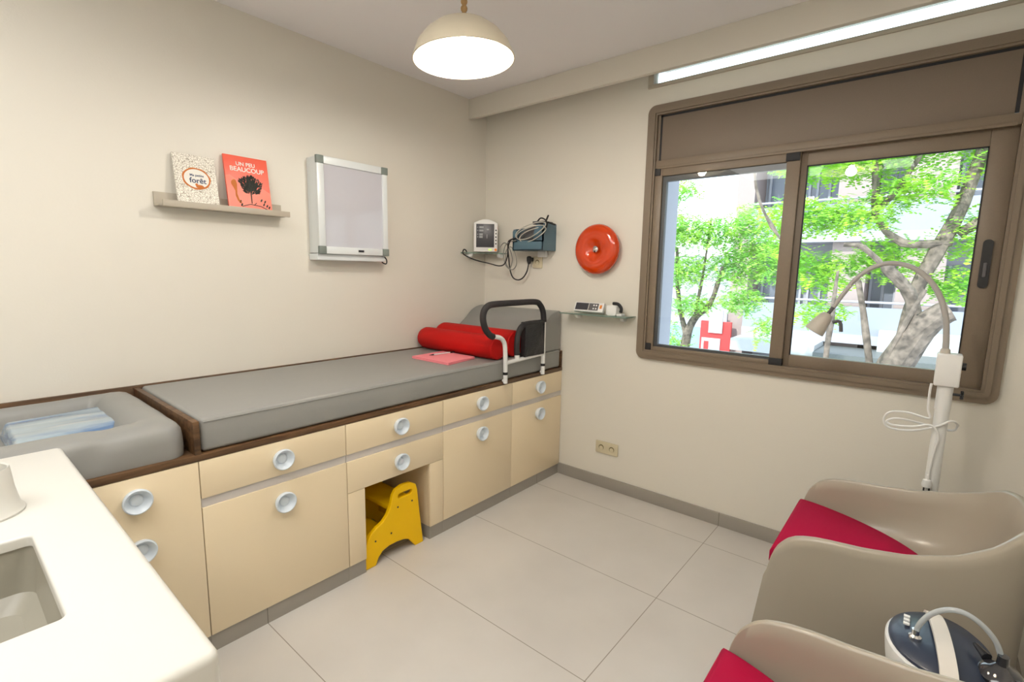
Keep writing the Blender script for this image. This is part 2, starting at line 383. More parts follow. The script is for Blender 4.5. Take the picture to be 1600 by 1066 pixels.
g = MB(); g.box(1.376, 2.853, -.001, .018, 2.318, 2.33); g.box(1.376, 1.388, -.001, .018, 2.085, 2.33); g.box(2.84, 2.853, -.001, .018, 2.085, 2.33)
g.build('shadow_gap', M['gasket'], W)
g = MB(); g.box(1.362, 2.865, -.014, .15, 2.034, 2.078, bev=.002); g.box(1.376, 2.853, -.02, -.01, 2.03, 2.044, bev=.002)
g.build('transom_bar', M['bronze'], W)
def sash(x0, x1, z0, z1, lw, rw, tw_, bw, yf, name, dark=True):
    g = MB(); y1 = yf+.03
    g.box(x0, x0+lw, yf, y1, z0, z1, bev=.002); g.box(x1-rw, x1, yf, y1, z0, z1, bev=.002)
    g.box(x0+lw, x1-rw, yf, y1, z1-tw_, z1, bev=.002); g.box(x0+lw, x1-rw, yf, y1, z0, z0+bw, bev=.002)
    s = g.build(name, M['bronze'], W)
    gx0, gx1, gz0, gz1 = x0+lw, x1-rw, z0+bw, z1-tw_
    MB().box(gx0, gx1, yf+.012, yf+.017, gz0, gz1).build('pane', M['glass'], s)
    return s, (gx0, gx1, gz0, gz1)
s1, q1 = sash(1.362, 2.110, .965, 2.034, .044, .060, .044, .030, -.012, 'sliding_sash')
s2, q2 = sash(2.055, 2.865, .962, 2.040, .081, .082, .072, .068, .018, 'sliding_sash')
g = MB(); a, b, c, d = q1
g.box(a, a+.022, .004, .03, c, d); g.box(a+.022, b, .004, .03, d-.030, d); g.box(a+.022, b, .004, .03, c, c+.014)
g.build('inner_track', M['track'], s1)
g = MB(); a, b, c, d = q2
g.box(a, a+.006, .014, .02, c, d); g.box(a, b, .014, .02, d-.006, d); g.box(b-.004, b, .014, .02, c, d); g.build('glazing_gasket', M['gasket'], s2)
for cx, cz in ((1.362, 1.994), (2.046, 1.992), (1.362, .972), (2.050, .968)):
    w_ = .034 if cx < 2 else .062
    bx('corner_cap', M['gasket'], W, cx, cx+w_, -.019, .004, cz, cz+.040, bev=.002)
h = MB().prism(rrect(2.806, 2.838, 1.395, 1.595, .015), 'y', .008, .0185).build('handle', M['black'], W)
bx('latch', M['track'], h, 2.816, 2.828, .003, .009, 1.44, 1.50, bev=.002)
# outside reveal
struct(MB().box(1.30, 1.335, .15, .42, .9, 2.4).build('trim_2', M['facade_white']))
# ================================================================ BENCH CABINETS
FX = .7485
def knob(parent, y, z, x=FX):
    g = MB(); pr_ = [(0.0, .015), (.015, .015), (.018, .013), (.020, .010), (.026, .016), (.034, .030), (.038, .0335), (.0415, .031), (.042, .026), (.038, .012), (.030, 0), (0, 0)]
    g.lathe(pr_, (0, 0, 0), 'z', 32)
    k = g.build('knob', M['knob'], parent, origin=(0, 0, 0))
    me = k.data
    me.transform(Matrix.Rotation(PI/2, 4, 'Y')@Matrix.Identity(4))
    pw = Vector((0, 0, 0)); q = parent
    while q: pw += q.location; q = q.parent
    k.location = Vector((x, y, z))-pw
    return k
ZT, Z1, Z2, ZB = .7505, .609, .5735, .071
gap = .0015
def carcass(y0, y1, parent):
    g = MB(); g.box(.02, FX-.020, y0+.001, y1-.001, ZB, ZT-.001); return g.build('body', M['cream'], parent)
def cab_std(y0, y1, label, knobs=True):
    t = empty('base_cabinet', ((FX)/2, (y0+y1)/2, 0), label, 'cabinet')
    carcass(y0, y1, t)
    bx('plinth', M['skirt'], t, .05, .742, y0+.0005, y1-.0005, 0, ZB-.0005)
    bx('finger_rail', M['rail'], t, FX-.0195, FX-.006, y0+.001, y1-.001, Z2+.0005, Z1-.0005)
    yc = (y0+y1)/2
    dr = bx('drawer', M['cream'], t, FX-.019, FX, y0+gap, y1-gap, Z1, ZT-.002, bev=.001)
    knob(dr, yc, .680)
    do = bx('door', M['cream'], t, FX-.019, FX, y0+gap, y1-gap, ZB+.001, Z2, bev=.001)
    knob(do, yc, .501)
    return t
Y = [-2.262, -1.6867, -1.112, -.541, -.003]
cab_std(Y[0], Y[1], 'cream base cabinet with drawer and door, left of the yellow stool niche')
cab_std(Y[2], Y[3], 'cream base cabinet with drawer and door, right of the yellow stool niche')
cab_std(Y[3], Y[4], 'narrow cream base cabinet with drawer and door in the corner under the bed rail')
# niche unit
t = empty('niche_cabinet', (FX/2, -1.4, 0), 'cream cabinet unit with two drawers above the open niche of the stool', 'cabinet')
y0, y1 = Y[1], Y[2]; ya, yb = -1.597, -1.206
g = MB(); g.box(.02, FX-.020, y0+.001, y1-.001, .428, ZT-.001); g.box(.02, FX-.020, y0+.001, ya, ZB, .428); g.box(.02, FX-.020, yb, y1-.001, ZB, .428); g.box(.02, .04, ya, yb, ZB, .428)
g.build('body', M['cream'], t)
g = MB(); g.box(.05, .742, y0+.0005, ya, 0, ZB-.0005); g.box(.05, .742, yb, y1-.0005, 0, ZB-.0005); g.box(.02, .05, ya, yb, 0, ZB-.0005)
g.build('plinth', M['skirt'], t)
bx('finger_rail', M['rail'], t, FX-.0195, FX-.006, y0+.001, y1-.001, Z2+.0005, Z1-.0005)
for za, zb, kz in ((Z1, ZT-.002, .680), (.4265, Z2, .500)):
    dr = bx('drawer', M['cream'], t, FX-.019, FX, y0+gap, y1-gap, za, zb, bev=.001); knob(dr, (y0+y1)/2, kz)
bx('filler_panel', M['cream'], t, FX-.019, FX, y0+gap, ya, ZB+.001, .4245, bev=.001)
bx('filler_panel', M['cream'], t, FX-.019, FX, yb, y1-gap, ZB+.001, .4245, bev=.001)
# tall door unit beside the counter
t = empty('base_cabinet', (FX/2, -2.45, 0), 'cream cabinet with one plain door and two knobs, under the changing mat', 'cabinet')
y0, y1 = -2.637, Y[0]
carcass(y0, y1, t); bx('plinth', M['skirt'], t, .05, .742, y0+.0005, y1-.0005, 0, ZB-.0005)
do = bx('door', M['cream'], t, FX-.019, FX, y0+gap, y1-gap, ZB+.001, ZT-.002, bev=.001)
knob(do, -2.449, .676); knob(do, -2.449, .501)
t = empty('base_cabinet', (FX/2, -2.83, 0), 'cream cabinet hidden behind the white sink counter', 'cabinet')
carcass(-3.02, -2.638, t); bx('plinth', M['skirt'], t, .05, .742, -3.02, -2.638, 0, ZB-.0005)
bx('door', M['cream'], t, FX-.019, FX, -3.02, -2.6385, ZB+.001, ZT-.002, bev=.001)
# walnut tray
tr = empty('bench_surround', (FX/2, -1.5, ZT), 'dark walnut tray framing both grey mats on the cream cabinets', 'bench')
bx('base_board', M['walnut'], tr, .0, FX+.001, -3.02, -.002, ZT, .7735, bev=.0008)
bx('back_panel', M['walnut'], tr, .0, .016, -3.02, -.002, .774, .902, bev=.0008)
bx('divider', M['walnut'], tr, .016, FX+.001, -2.272, -2.252, .774, .894, bev=.0008)
bx('end_panel', M['walnut'], tr, .016, FX+.001, -3.02, -3.0, .774, .894, bev=.0008)
bx('end_panel', M['walnut'], tr, .016, FX-.002, -.012, -.002, .774, .89, bev=.0008)
# ---- changing mat: heightfield with raised rounded rim
def ss(t): t = max(0, min(1, t)); return t*t*(3-2*t)
X0, X1, YA, YB = .022, .730, -2.995, -2.290
def mat_top(x, y):
    d1 = X1-x; d2 = YB-y; d3 = x-X0; d4 = y-YA
    def roll(d, wdt, hgt):
        if d < 0 or d > wdt*1.25: return 0
        q = (d-wdt*.5)/(wdt*.5); e_ = math.sqrt(max(0, 1-q*q)) if abs(q) < 1 else 0
        return (.078+(hgt-.078)*e_ if q < 0 else hgt*e_)
    base = .030
    hh = max(roll(d1, .19, .135), roll(d2, .155, .132), roll(d3, .09, .105), roll(d4, .15, .13))
    z = .775+max(base+ .0, hh)
    return z
def outline(ix0, ix1, iy0, iy1, r):
    return rrect(X0+ix0, X1-ix1, YA+iy0, YB-iy1, r, 14)
def dens(L, m=3):
    out = []
    for i in range(len(L)):
        p, q = L[i], L[(i+1) % len(L)]; d = math.hypot(q[0]-p[0], q[1]-p[1]); k_ = 24 if i % 15 == 14 else 1
        for k in range(k_): out.append((p[0]+(q[0]-p[0])*k/k_, p[1]+(q[1]-p[1])*k/k_))
    return out
lv = []
FW, RW, BW, LW = .165, .150, .085, .15   # front, right, back, left roll widths
for t_, zz in ((0, .7745), (-.012, .80), (-.016, .835), (-.004, .868), (.06, .886), (.16, .897), (.30, .903), (.46, .904), (.62, .899), (.76, .886), (.88, .864), (.95, .840), (.99, .822), (1.02, .810), (1.10, .806)):
    rr = .055 if t_ < .3 else max(.012, .055*(1-(t_-.3)*.9))
    lv.append([(p[0], p[1], zz) for p in dens(outline(BW*t_, FW*t_, LW*t_, RW*t_, rr))])
g = MB(); b = bmesh.new()
def wob(p):
    x, y, z = p; n_ = .005*noise.noise(Vector((x*7, y*7, z*7)))
    f = 0
    if x > .50 and z > .80:
        f = math.exp(-((y+2.47+(.92-z)*.9)/.035)**2)
    return (x+n_-.010*f*(1 if x > .7 else 0), y+n_, z+(n_ if z > .79 else 0)-.006*f*(1 if z > .88 else 0)-(.012*ss((.10-x)/.06) if z > .83 else 0))
V = [[b.verts.new(wob(p)) for p in L] for L in lv]
for i in range(len(V)-1):
    for j in range(len(V[0])): k = (j+1) % len(V[0]); b.faces.new((V[i][j], V[i][k], V[i+1][k], V[i+1][j]))
b.faces.new(V[0][::-1]); b.faces.new(V[-1])
g._merge(b)
cm = g.build('changing_mat', M['greyvinyl'], None, angle=60)
tag(cm, 'grey changing mat with raised rolled edges left of the walnut divider', 'changing mat')
# heightfield below rim height near edges: fill band between .775+.075 and edge
# ---- package on the mat
g = MB(); P = [Vector((.145, -2.70)), Vector((.10, -2.375)), Vector((.435, -2.365)), Vector((.50, -2.70))]
def pk(u, v):
    a = P[0].lerp(P[3], u); b = P[1].lerp(P[2], u); p = a.lerp(b, v)
    e = min(u, 1-u)*4; f = min(v, 1-v)*6; h_ = .052*(1-(1-min(1, e*2.4))**3)*(1-(1-min(1, f*2))**3)
    n_ = noise.noise(Vector((p.x*14, p.y*5, 1)))*.006
    return (p.x+n_*.4, p.y, .8075+h_+n_*(1 if h_ > .01 else 0)+.004)
g.grid(50, 50, pk)
def pkb(u, v):
    a = P[0].lerp(P[3], u); b = P[1].lerp(P[2], u); p = a.lerp(b, v); return (p.x, p.y, .8075)
g.grid(2, 2, pkb)
tag(g.build('folded_sheet_package', M['package'], None, angle=70), 'folded blue and white sheet in clear wrap lying in the grey changing mat', 'package')
# ---- long mattress
g = MB(); g.box(.020, .738, -2.246, -.016, .7745, .900, bev=.016, seg=4)
mt = g.build('mattress', M['greyvinyl'], None, angle=50); tag(mt, 'long grey vinyl examination mattress in the walnut tray', 'mattress')
MB().tube([(.7385, -2.236, .885), (.7385, -.024, .885)], .0022, 6).build('piping', M['greyvinyl'], mt)
prof = [(-.392, .9005), (-.385, .925), (-.365, .962), (-.32, 1.008), (-.264, 1.045), (-.21, 1.085), (-.15, 1.135), (-.09, 1.16), (-.04, 1.168), (-.018, 1.160), (-.014, .9005)]
prof = [tuple(p[:2]) for p in spline([(a, b, 0) for a, b in prof[:9]], 5)] + prof[9:]
g = MB(); g.prism(prof, 'x', .004, .736, bev=.004)
tag(g.build('wedge_cushion', M['greyvinyl'], None, angle=40), 'grey wedge headrest cushion on the mattress against the window wall', 'cushion')
# ---- bolsters
def bolster(yc, zc, x0, x1, r, tilt, label):
    g = MB(); xf = Matrix.Translation((0, yc, zc)) @ Matrix.Rotation(tilt, 4, 'Z')
    pr_ = [(0, x0), (r*.55, x0), (r*.86, x0+.008), (r*.98, x0+.028), (r, x0+.05), (r, x1-.02), (r*.985, x1-.006), (r*.9, x1), (0, x1)]
    g.lathe(pr_, (0, 0, 0), 'x', 40, xf=xf)
    tag(g.build('bolster', M['red'], None), label, 'bolster')
bolster(-.6425, .9735, .035, .722, .072, .0, 'red cylindrical bolster nearer the pink paper pad')
bolster(-.480, .9840, .035, .722, .0825, .0, 'red cylindrical bolster behind, against the grey wedge cushion')
# ---- pink pad and pen
g = MB(); PP = [(.312, -.925), (.300, -.672), (.590, -.672), (.632, -.925)]
for k in range(5):
    dx, dy = random.uniform(-.002, .002), random.uniform(-.002, .002)
    g.prism([(x+dx, y+dy-.04) for x, y in PP], 'z', .9008+k*.0028, .9008+(k+1)*.0028-.0003)
tag(g.build('paper_pad', M['pink'], None), 'stack of pink paper sheets on the grey mattress before the bolsters', 'paper')
g = MB(); g.tube([(.385, -.860, .9195), (.395, -.735, .9195)], .0045, 8)
pn = g.build('pen', M['alum'], None); tag(pn, 'silver and black pen lying on the pink paper stack', 'pen')
MB().tube([(.3955, -.735, .9195), (.399, -.700, .9195)], .0048, 8).build('cap', M['black'], pn)
MB().tube([(.382, -.892, .9195), (.385, -.860, .9195)], [.001, .0046], 8).build('grip', M['black'], pn)
# ---- bed rail
HX = .768
br = empty('bed_rail', (HX, -.45, .77), 'white tubular bed assist rail with black foam grip and pouch at the mattress edge', 'bed rail')
def yz(L, x=HX): return [(x, a, b) for a, b in L]
g = MB(); g.tube(yz([(-.632, .765), (-.634, .90), (-.640, .985), (-.655, 1.022), (-.690, 1.046), (-.760, 1.060)]), .0135, 14, smooth=6)
g.tube(yz([(-.257, .765), (-.257, 1.12)]), .0135, 14)
g.tube(yz([(-.634, .888), (-.257, .902)]), .0125, 12)
for yy in (-.634, -.257):
    g.tube([(HX, yy, .772), (.752, yy, .784)], .010, 10)
g.tube(yz([(-.525, .892), (-.527, .925)]), .016, 12)
g.build('frame', M['white'], br)
MB().tube(yz([(-.745, 1.056), (-.775, 1.070), (-.812, 1.108), (-.832, 1.165), (-.822, 1.210), (-.785, 1.237), (-.72, 1.243), (-.55, 1.244), (-.36, 1.242), (-.305, 1.222), (-.270, 1.175), (-.259, 1.11)]), .0185, 14, smooth=6).build('foam_grip', M['foam'], br)
MB().tube(yz([(-.527, .925), (-.529, 1.00), (-.515, 1.06), (-.485, 1.095), (-.43, 1.108), (-.275, 1.108)]), .0175, 14, smooth=6).build('pouch_frame', M['foam'], br)
g = MB()
def pouch(u, v):
    y = -.470+(-.272+.470)*u; z = .905+(1.118-.905)*v
    return (HX+.016+.014*math.sin(PI*u)*math.sin(PI*min(1, v*1.2))+.004*noise.noise(Vector((y*30, z*30, 2))), y+(.014 if v < .5 else 0)*(1-u), z)
g.grid(20, 20, pouch)
def pouchb(u, v): p = pouch(u, v); return (HX-.018, p[1], p[2])
g.grid(20, 20, pouchb)
g.box(HX-.018, HX+.018, -.470, -.462, .905, 1.118); g.box(HX-.018, HX+.018, -.280, -.272, .905, 1.118); g.box(HX-.018, HX+.018, -.47, -.272, 1.112, 1.122, bev=.003)
g.build('pouch', M['pouch'], br)
for yy, zz in ((-.633, .825), (-.257, .828)): MB().tube([(HX, yy, zz-.008), (HX, yy, zz+.008)], .0152, 14).build('band', M['black'], br)
# ---- step stool
ol = [(-1.611, 0), (-1.600, .06), (-1.585, .125), (-1.565, .165), (-1.53, .190), (-1.49, .207), (-1.462, .235), (-1.442, .275), (-1.430, .322), (-1.412, .347), (-1.370, .359), (-1.320, .356), (-1.286, .336), (-1.277, .306), (-1.263, .176), (-1.240, 0), (-1.295, 0), (-1.315, .028), (-1.335, .052), (-1.365, .064), (-1.41, .070), (-1.455, .069), (-1.495, .058), (-1.518, .035), (-1.535, 0)]
SX = .732
st = empty('step_stool', (.58, -1.43, 0), 'yellow two-step stool standing in the niche under the cream cabinets', 'stool')
def side(x0, x1, nm):
    b = bmesh.new()
    slot = []
    cy, cz, L_, r_ = -1.354, .307, .032, .0125
    for k in range(9): a = -PI/2+PI*k/8; slot.append((cy+L_+r_*math.cos(a), cz+r_*math.sin(a)))
    for k in range(9): a = PI/2+PI*k/8; slot.append((cy-L_+r_*math.cos(a), cz+r_*math.sin(a)))
    for x in (x0, x1):
        vo = [b.verts.new((x, p[0], p[1])) for p in ol]; vi = [b.verts.new((x, p[0], p[1])) for p in slot]
        ed = [b.edges.new((vo[i], vo[(i+1) % len(vo)])) for i in range(len(vo))]+[b.edges.new((vi[i], vi[(i+1) % len(vi)])) for i in range(len(vi))]
        bmesh.ops.triangle_fill(b, use_beauty=True, use_dissolve=False, edges=ed)
        if x == x0: A, B = vo, vi
        else: C_, D = vo, vi
    for L0, L1 in ((A, C_), (B, D)):
        for i in range(len(L0)): j = (i+1) % len(L0); b.faces.new((L0[i], L0[j], L1[j], L1[i]))
    g = MB(); g._merge(b); o = g.build(nm, M['yellow'], st, angle=40)
    md = o.modifiers.new('bevel', 'BEVEL'); md.width = .003; md.segments = 2; md.limit_method = 'ANGLE'; md.angle_limit = math.radians(50)
    return o
sp_ = side(SX-.022, SX, 'side_panel'); side(.40, .42, 'side_panel')
for a, b in ((-1.401, .252), (-1.312, .255), (-1.443, .130), (-1.535, .126)):
    MB().lathe([(0, .0015), (.0045, .001), (.005, 0), (0, 0)], (SX, a, b), 'x', 12).build('screw', M['black'], sp_)
bx('tread', M['yellow'], st, .42, SX-.022, -1.435, -1.285, .236, .258, bev=.003)
bx('tread', M['yellow'], st, .42, SX-.022, -1.585, -1.43, .112, .134, bev=.003)
bx('riser', M['yellow'], st, .42, SX-.022, -1.30, -1.282, .09, .235, bev=.002)
# ================================================================ SINK COUNTER
ct = empty('sink_counter', (1.355, -3.1, 0), 'white solid-surface sink counter with rounded edges in the left foreground', 'counter')
cx0, cx1, cy0, cy1, ctz = .752, 1.948, -3.9, -2.611, .902
hx0, hx1, hy0, hy1 = 1.345, 1.700, -3.20, -2.740
b = bmesh.new()
def top_sheet():
    g = MB()
    n = 6; hole = rrect(hx0, hx1, hy0, hy1, .012, n); R_ = .014
    out = rrect(cx0, cx1, cy0, cy1, .016, n)
    ins = rrect(cx0+R_, cx1-R_, cy0+R_, cy1-R_, .004, n)
    rings = []
    for k in range(6):
        a = PI/2*k/5; f = 1-math.sin(a)  # from hole outwards
    levels = []
    for z, off, src in ((.02, 0, 'o'), (ctz-R_, 0, 'o')): levels.append([(p[0], p[1], z) for p in out])
    for k in range(1, 6):
        a = PI/2*k/5; levels.append([(p[0]+(q[0]-p[0])*(1-math.cos(a)), p[1]+(q[1]-p[1])*(1-math.cos(a)), ctz-R_+R_*math.sin(a)) for p, q in zip(out, ins)])
    hout = rrect(hx0-.006, hx1+.006, hy0-.006, hy1+.006, .016, n)
    levels.append([(p[0], p[1], ctz) for p in hout])
    for k in range(1, 5):
        a = PI/2*k/4; levels.append([(p[0]+(q[0]-p[0])*math.sin(a), p[1]+(q[1]-p[1])*math.sin(a), ctz-.006*(1-math.cos(a))) for p, q in zip(hout, hole)])
    levels.append([(p[0], p[1], ctz-.022) for p in hole])
    b = bmesh.new(); V = [[b.verts.new(p) for p in L] for L in levels]
    for i in range(len(V)-1):
        for j in range(len(V[0])): k = (j+1) % len(V[0]); b.faces.new((V[i][j], V[i][k], V[i+1][k], V[i+1][j]))
    b.faces.new(V[0])
    g._merge(b); return g
top_sheet().build('worktop', M['counter'], ct, angle=50)
g = MB(); n = 6
L0 = rrect(hx0-.004, hx1+.004, hy0-.004, hy1+.004, .02, n); L1 = rrect(hx0+.005, hx1-.005, hy0+.005, hy1-.005, .03, n); L2 = rrect(hx0+.03, hx1-.03, hy0+.03, hy1-.03, .03, n)
b = bmesh.new(); V = [[b.verts.new((p[0], p[1], z)) for p in L] for L, z in ((L0, ctz-.0215), (L0, ctz-.024), (L1, ctz-.11), (L2, ctz-.135))]
for i in range(3):
    for j in range(len(L0)): k = (j+1) % len(L0); b.faces.new((V[i][j], V[i+1][j], V[i+1][k], V[i][k]))
b.faces.new(V[3]); g._merge(b)
bs = g.build('basin', M['basin'], ct, recalc=False)
MB().lathe([(0, .004), (.022, .004), (.028, 0), (0, 0)], ((hx0+hx1)/2, -2.97, ctz-.135), 'z', 24).build('drain', M['chrome'], ct)
# white beaker on the counter
g = MB(); g.lathe([(0, 0), (.070, 0), (.071, .004), (.064, .014), (.058, .05), (.054, .096), (.0525, .099), (.050, .096), (.052, .05), (.050, .02), (0, .018)], (1.172, -2.800, .9025), 'z', 40)
tag(g.build('tumbler', M['counter'], None), 'white open tumbler on the sink counter at the left edge', 'tumbler')
# ================================================================ LEFT WALL
lg = empty('picture_ledge', (.045, -1.85, 1.689), 'taupe picture ledge on the left wall carrying two children books', 'shelf')
bx('back_board', M['ledge'], lg, .0, .014, -2.136, -1.577, 1.689, 1.752, bev=.001)
bx('shelf_board', M['ledge'], lg, .014, .078, -2.136, -1.575, 1.689, 1.699, bev=.001)
bx('front_lip', M['ledge'], lg, .078, .092, -2.124, -1.568, 1.687, 1.714, bev=.001)
def book(x_top, x_bot, ya_, yb_, z0, H, th, cover, label):
    # frame: local u along +y, v up along lean, w outwards (+x)
    d = Vector((x_top-x_bot, 0, H)); v = d.normalized(); u = Vector((0, 1, 0)); n = u.cross(v).normalized()
    if n.x < 0: n = -n
    o = Vector((x_bot, ya_, z0)); xf = Matrix(((u.x, v.x, n.x, o.x), (u.y, v.y, n.y, o.y), (u.z, v.z, n.z, o.z), (0, 0, 0, 1)))
    t = empty('picture_book', (x_bot, (ya_+yb_)/2, z0), label, 'book')
    Wd = yb_-ya_; Ln = d.length
    MB().box(.002, Wd-.002, .002, Ln-.002, -th, -.002, xf=xf).build('pages', M['bookside'], t)
    g = MB(); g.box(0, Wd, 0, Ln, -.002, 0, xf=xf); g.box(0, Wd, 0, Ln, -th-.002, -th, xf=xf); g.box(0, .002, 0, Ln, -th, -.002, xf=xf)
    c = g.build('cover', cover, t)
    return t, c, xf, Wd, Ln
def flat(g, pts, xf, w=.0006):
    n = len(pts); b = bmesh.new(); A = [b.verts.new((p[0], p[1], w)) for p in pts]; B = [b.verts.new((p[0], p[1], 0.0001)) for p in pts]
    b.faces.new(A)
    for i in range(n): b.faces.new((A[i], A[(i+1) % n], B[(i+1) % n], B[i]))
    g._merge(b, xf)
def oval(cx, cy, rx, ry, rot=0, n=28, wob=0):
    out = []
    for k in range(n):
        a = 2*PI*k/n; r = 1+wob*math.sin(7*a+1); x, y = rx*r*math.cos(a), ry*r*math.sin(a)
        out.append((cx+x*math.cos(rot)-y*math.sin(rot), cy+x*math.sin(rot)+y*math.cos(rot)))
    return out
t, c, xf, Wd, Ln = book(.020, .064, -2.058, -1.889, 1.6995, .232, .008, M['forest'], 'cream picture book with branch pattern and oval title badge, left on the ledge')
g = MB(); flat(g, oval(.086, .128, .058, .050, n=36, wob=.02), xf, .0005); g.build('badge_rim', M['inkbrown'], c)
g = MB(); flat(g, oval(.086, .128, .051, .043, n=36), xf, .0008); g.build('badge', M['bookcream'], c)
text('title', 'forêt', .034, xf @ Matrix.Translation((.090, .108, .0012)), M['inkblue'], c)
text('title', 'Ma petite', .015, xf @ Matrix.Translation((.088, .138, .0012)), M['inkblue'], c)
g = MB(); flat(g, oval(.096, .092, .017, .0085, 0, 18, .05), xf, .0012); flat(g, oval(.083, .100, .006, .006, 0, 10), xf, .0014); g.build('fox_drawing', M['inkbrown'], c)
t, c, xf, Wd, Ln = book(.020, .064, -1.848, -1.645, 1.6995, .263, .008, M['bookred'], 'red picture book titled UN PEU BEAUCOUP with dark tree, right on the ledge')
g = MB(); flat(g, [(.0, .0), (Wd, .0), (Wd, .10), (.16, .125), (.13, .10), (.09, .12), (.05, .15), (.02, .17), (0, .165)], xf, .0003); g.build('coral_patch', M['bookred2'], c)
text('title', 'UN PEU', .026, xf @ Matrix.Translation((.098, .220, .0012)), M['inkwhite'], c)
text('title', 'BEAUCOUP', .031, xf @ Matrix.Translation((.103, .192, .0012)), M['inkwhite'], c)
g = MB()
rnd = random.Random(3)
for k in range(330):
    a = rnd.uniform(0, 2*PI); rr = math.sqrt(rnd.random()); x = .112+.047*rr*math.cos(a)*(1+.15*math.sin(3*a)); y = .125+.042*rr*math.sin(a)
    th = math.atan2(y-.078, x-.108)+rnd.uniform(-.3, .3); l = .017; wdt = .0026
    flat(g, [(x, y), (x+l*.5*math.cos(th)-wdt*math.sin(th), y+l*.5*math.sin(th)+wdt*math.cos(th)), (x+l*math.cos(th), y+l*math.sin(th)), (x+l*.5*math.cos(th)+wdt*math.sin(th), y+l*.5*math.sin(th)-wdt*math.cos(th))], xf, .0012)
flat(g, [(.106, .04), (.110, .04), (.112, .10), (.106, .10)], xf, .0012)
flat(g, oval(.112, .125, .030, .026, 0, 20, .1), xf, .0010)
for (a, b, c1, d1) in ((.06, .022, .10, .036), (.10, .036, .15, .030), (.15, .030, .19, .012), (.12, .036, .13, .045)):
    dx, dy = c1-a, d1-b; L_ = math.hypot(dx, dy); nx, ny = -dy/L_*.0018, dx/L_*.0018
    flat(g, [(a+nx, b+ny), (c1+nx, d1+ny), (c1-nx, d1-ny), (a-nx, b-ny)], xf, .0012)
for (a, b) in ((.165, .04), (.172, .055), (.155, .06), (.18, .035), (.19, .028), (.17, .012), (.06, .03), (.055, .045)): flat(g, oval(a, b, .008, .0038, 1.1, 12), xf, .0012)
g.build('tree_drawing', M['ink'], c)
g = MB(); flat(g, [(.028, .145), (.036, .150), (.044, .146), (.048, .128), (.046, .105), (.044, .080), (.050, .055), (.062, .040), (.058, .036), (.044, .046), (.036, .070), (.037, .095), (.030, .112), (.022, .126), (.022, .138)], xf, .0012); g.build('fox_drawing', M['inkbrown'], c)
# lightbox
lb = empty('light_box', (.05, -1.2, 1.47), 'white framed wall light box with grey screen and dark corner caps', 'light box')
ya, yb, za, zb, D = -1.424, -.978, 1.509, 2.024, .100
bx('housing', M['alum'], lb, .0, D-.006, ya+.003, yb-.003, za+.003, zb-.003, bev=.003)
fw = .040
for nm, (a, b, c1, d1) in (('frame_rail', (ya+fw, yb-fw, zb-fw, zb)), ('frame_rail', (ya+fw, yb-fw, za, za+fw)), ('frame_rail', (ya, ya+fw, za+fw, zb-fw)), ('frame_rail', (yb-fw*.8, yb, za+fw, zb-fw))):
    bx(nm, M['alum'], lb, D-.006, D+.012, a, b, c1, d1, bev=.003)
for a, b in ((ya, zb-fw), (yb-fw*.9, zb-fw), (ya, za), (yb-fw*.9, za)):
    bx('corner_cap', M['corner'], lb, D-.006, D+.014, a-.001, a+fw+.001, b-.001, b+fw+.001, bev=.003)
bx('screen', M['screen'], lb, D-.006, D+.004, ya+fw, yb-fw*.8, za+fw, zb-fw)
bx('lower_tray', M['alum'], lb, .0, D-.01, ya-.002, yb-.008, 1.474, za, bev=.004)
bx('switch', M['black'], lb, D+.011, D+.016, -1.185, -1.150, za+.015, za+.027, bev=.001)
MB().tube([(.085, -.990, 1.505), (.10, -.984, 1.485), (.098, -.986, 1.462), (.08, -.998, 1.468), (.075, -1.0, 1.480)], .004, 8, smooth=5).build('cord', M['black'], lb)
# ================================================================ WINDOW WALL DEVICES
# corner shelf
cs = empty('corner_shelf', (.08, -.08, 1.555), 'small triangular glass corner shelf under the vital signs monitor', 'shelf')
MB().prism([(.001, -.001), (.001, -.262), (.012, -.262), (.222, -.012), (.222, -.001)], 'z', 1.5535, 1.5615).build('glass_plate', M['shelfglass'], cs)
def bracket(x, y, z, ax, parent, m=M['white']):
    pts = [(math.cos(PI+PI*k/12)*.030, math.sin(PI+PI*k/12)*.030) for k in range(13)]
    g = MB()
    if ax == 'x': g.prism([(x+.030+p[0], z+p[1]) for p in pts], 'y', y-.012, y+.012, bev=.002)
    else: g.prism([(y-.030+p[0], z+p[1]) for p in pts], 'x', x-.012, x+.012, bev=.002)
    return g.build('bracket', m, parent)
bracket(.0, -.20, 1.5533, 'x', cs); bracket(.185, .0, 1.5533, 'y', cs)
# monitor
MX = Matrix.Translation((.125, -.125, 1.5617)) @ Matrix.Rotation(math.radians(40), 4, 'Z')
mo = empty('patient_monitor', (.125, -.125, 1.5617), 'small white vital signs monitor with dark screen on the glass corner shelf', 'monitor')
hw, mh = .086, .236
def mon_outline(i=0):
    o = [(-hw+i, .004+i), (hw-i, .004+i), (hw-i, mh-.028-i)]
    for k in range(1, 8): a = k/8; o.append((hw-i-(2*hw-2*i)*a, mh-.028-i+.028*math.sin(PI*a)))
    o.append((-hw+i, mh-.028-i)); return o
MB().prism(mon_outline(), 'y', -.055, .05, bev=.006, xf=MX).build('housing', M['white'], mo)
scr = MB().box(-hw+.018, hw-.024, -.0565, -.054, .036, mh-.034, bev=.001, xf=MX).build('screen', M['darkscreen'], mo)
for k, (zz, wdt) in enumerate(((.178, .032), (.155, .030), (.128, .025), (.110, .025))):
    g = MB(); g.box(-hw+.040, -hw+.040+wdt, -.0575, -.056, zz-.007, zz+.007, xf=MX); g.build('digit_row', M['digit'], scr)
    g = MB(); g.box(-hw+.026, -hw+.033, -.0575, -.056, zz-.003, zz+.003, xf=MX); g.build('symbol', M['digit'], scr)
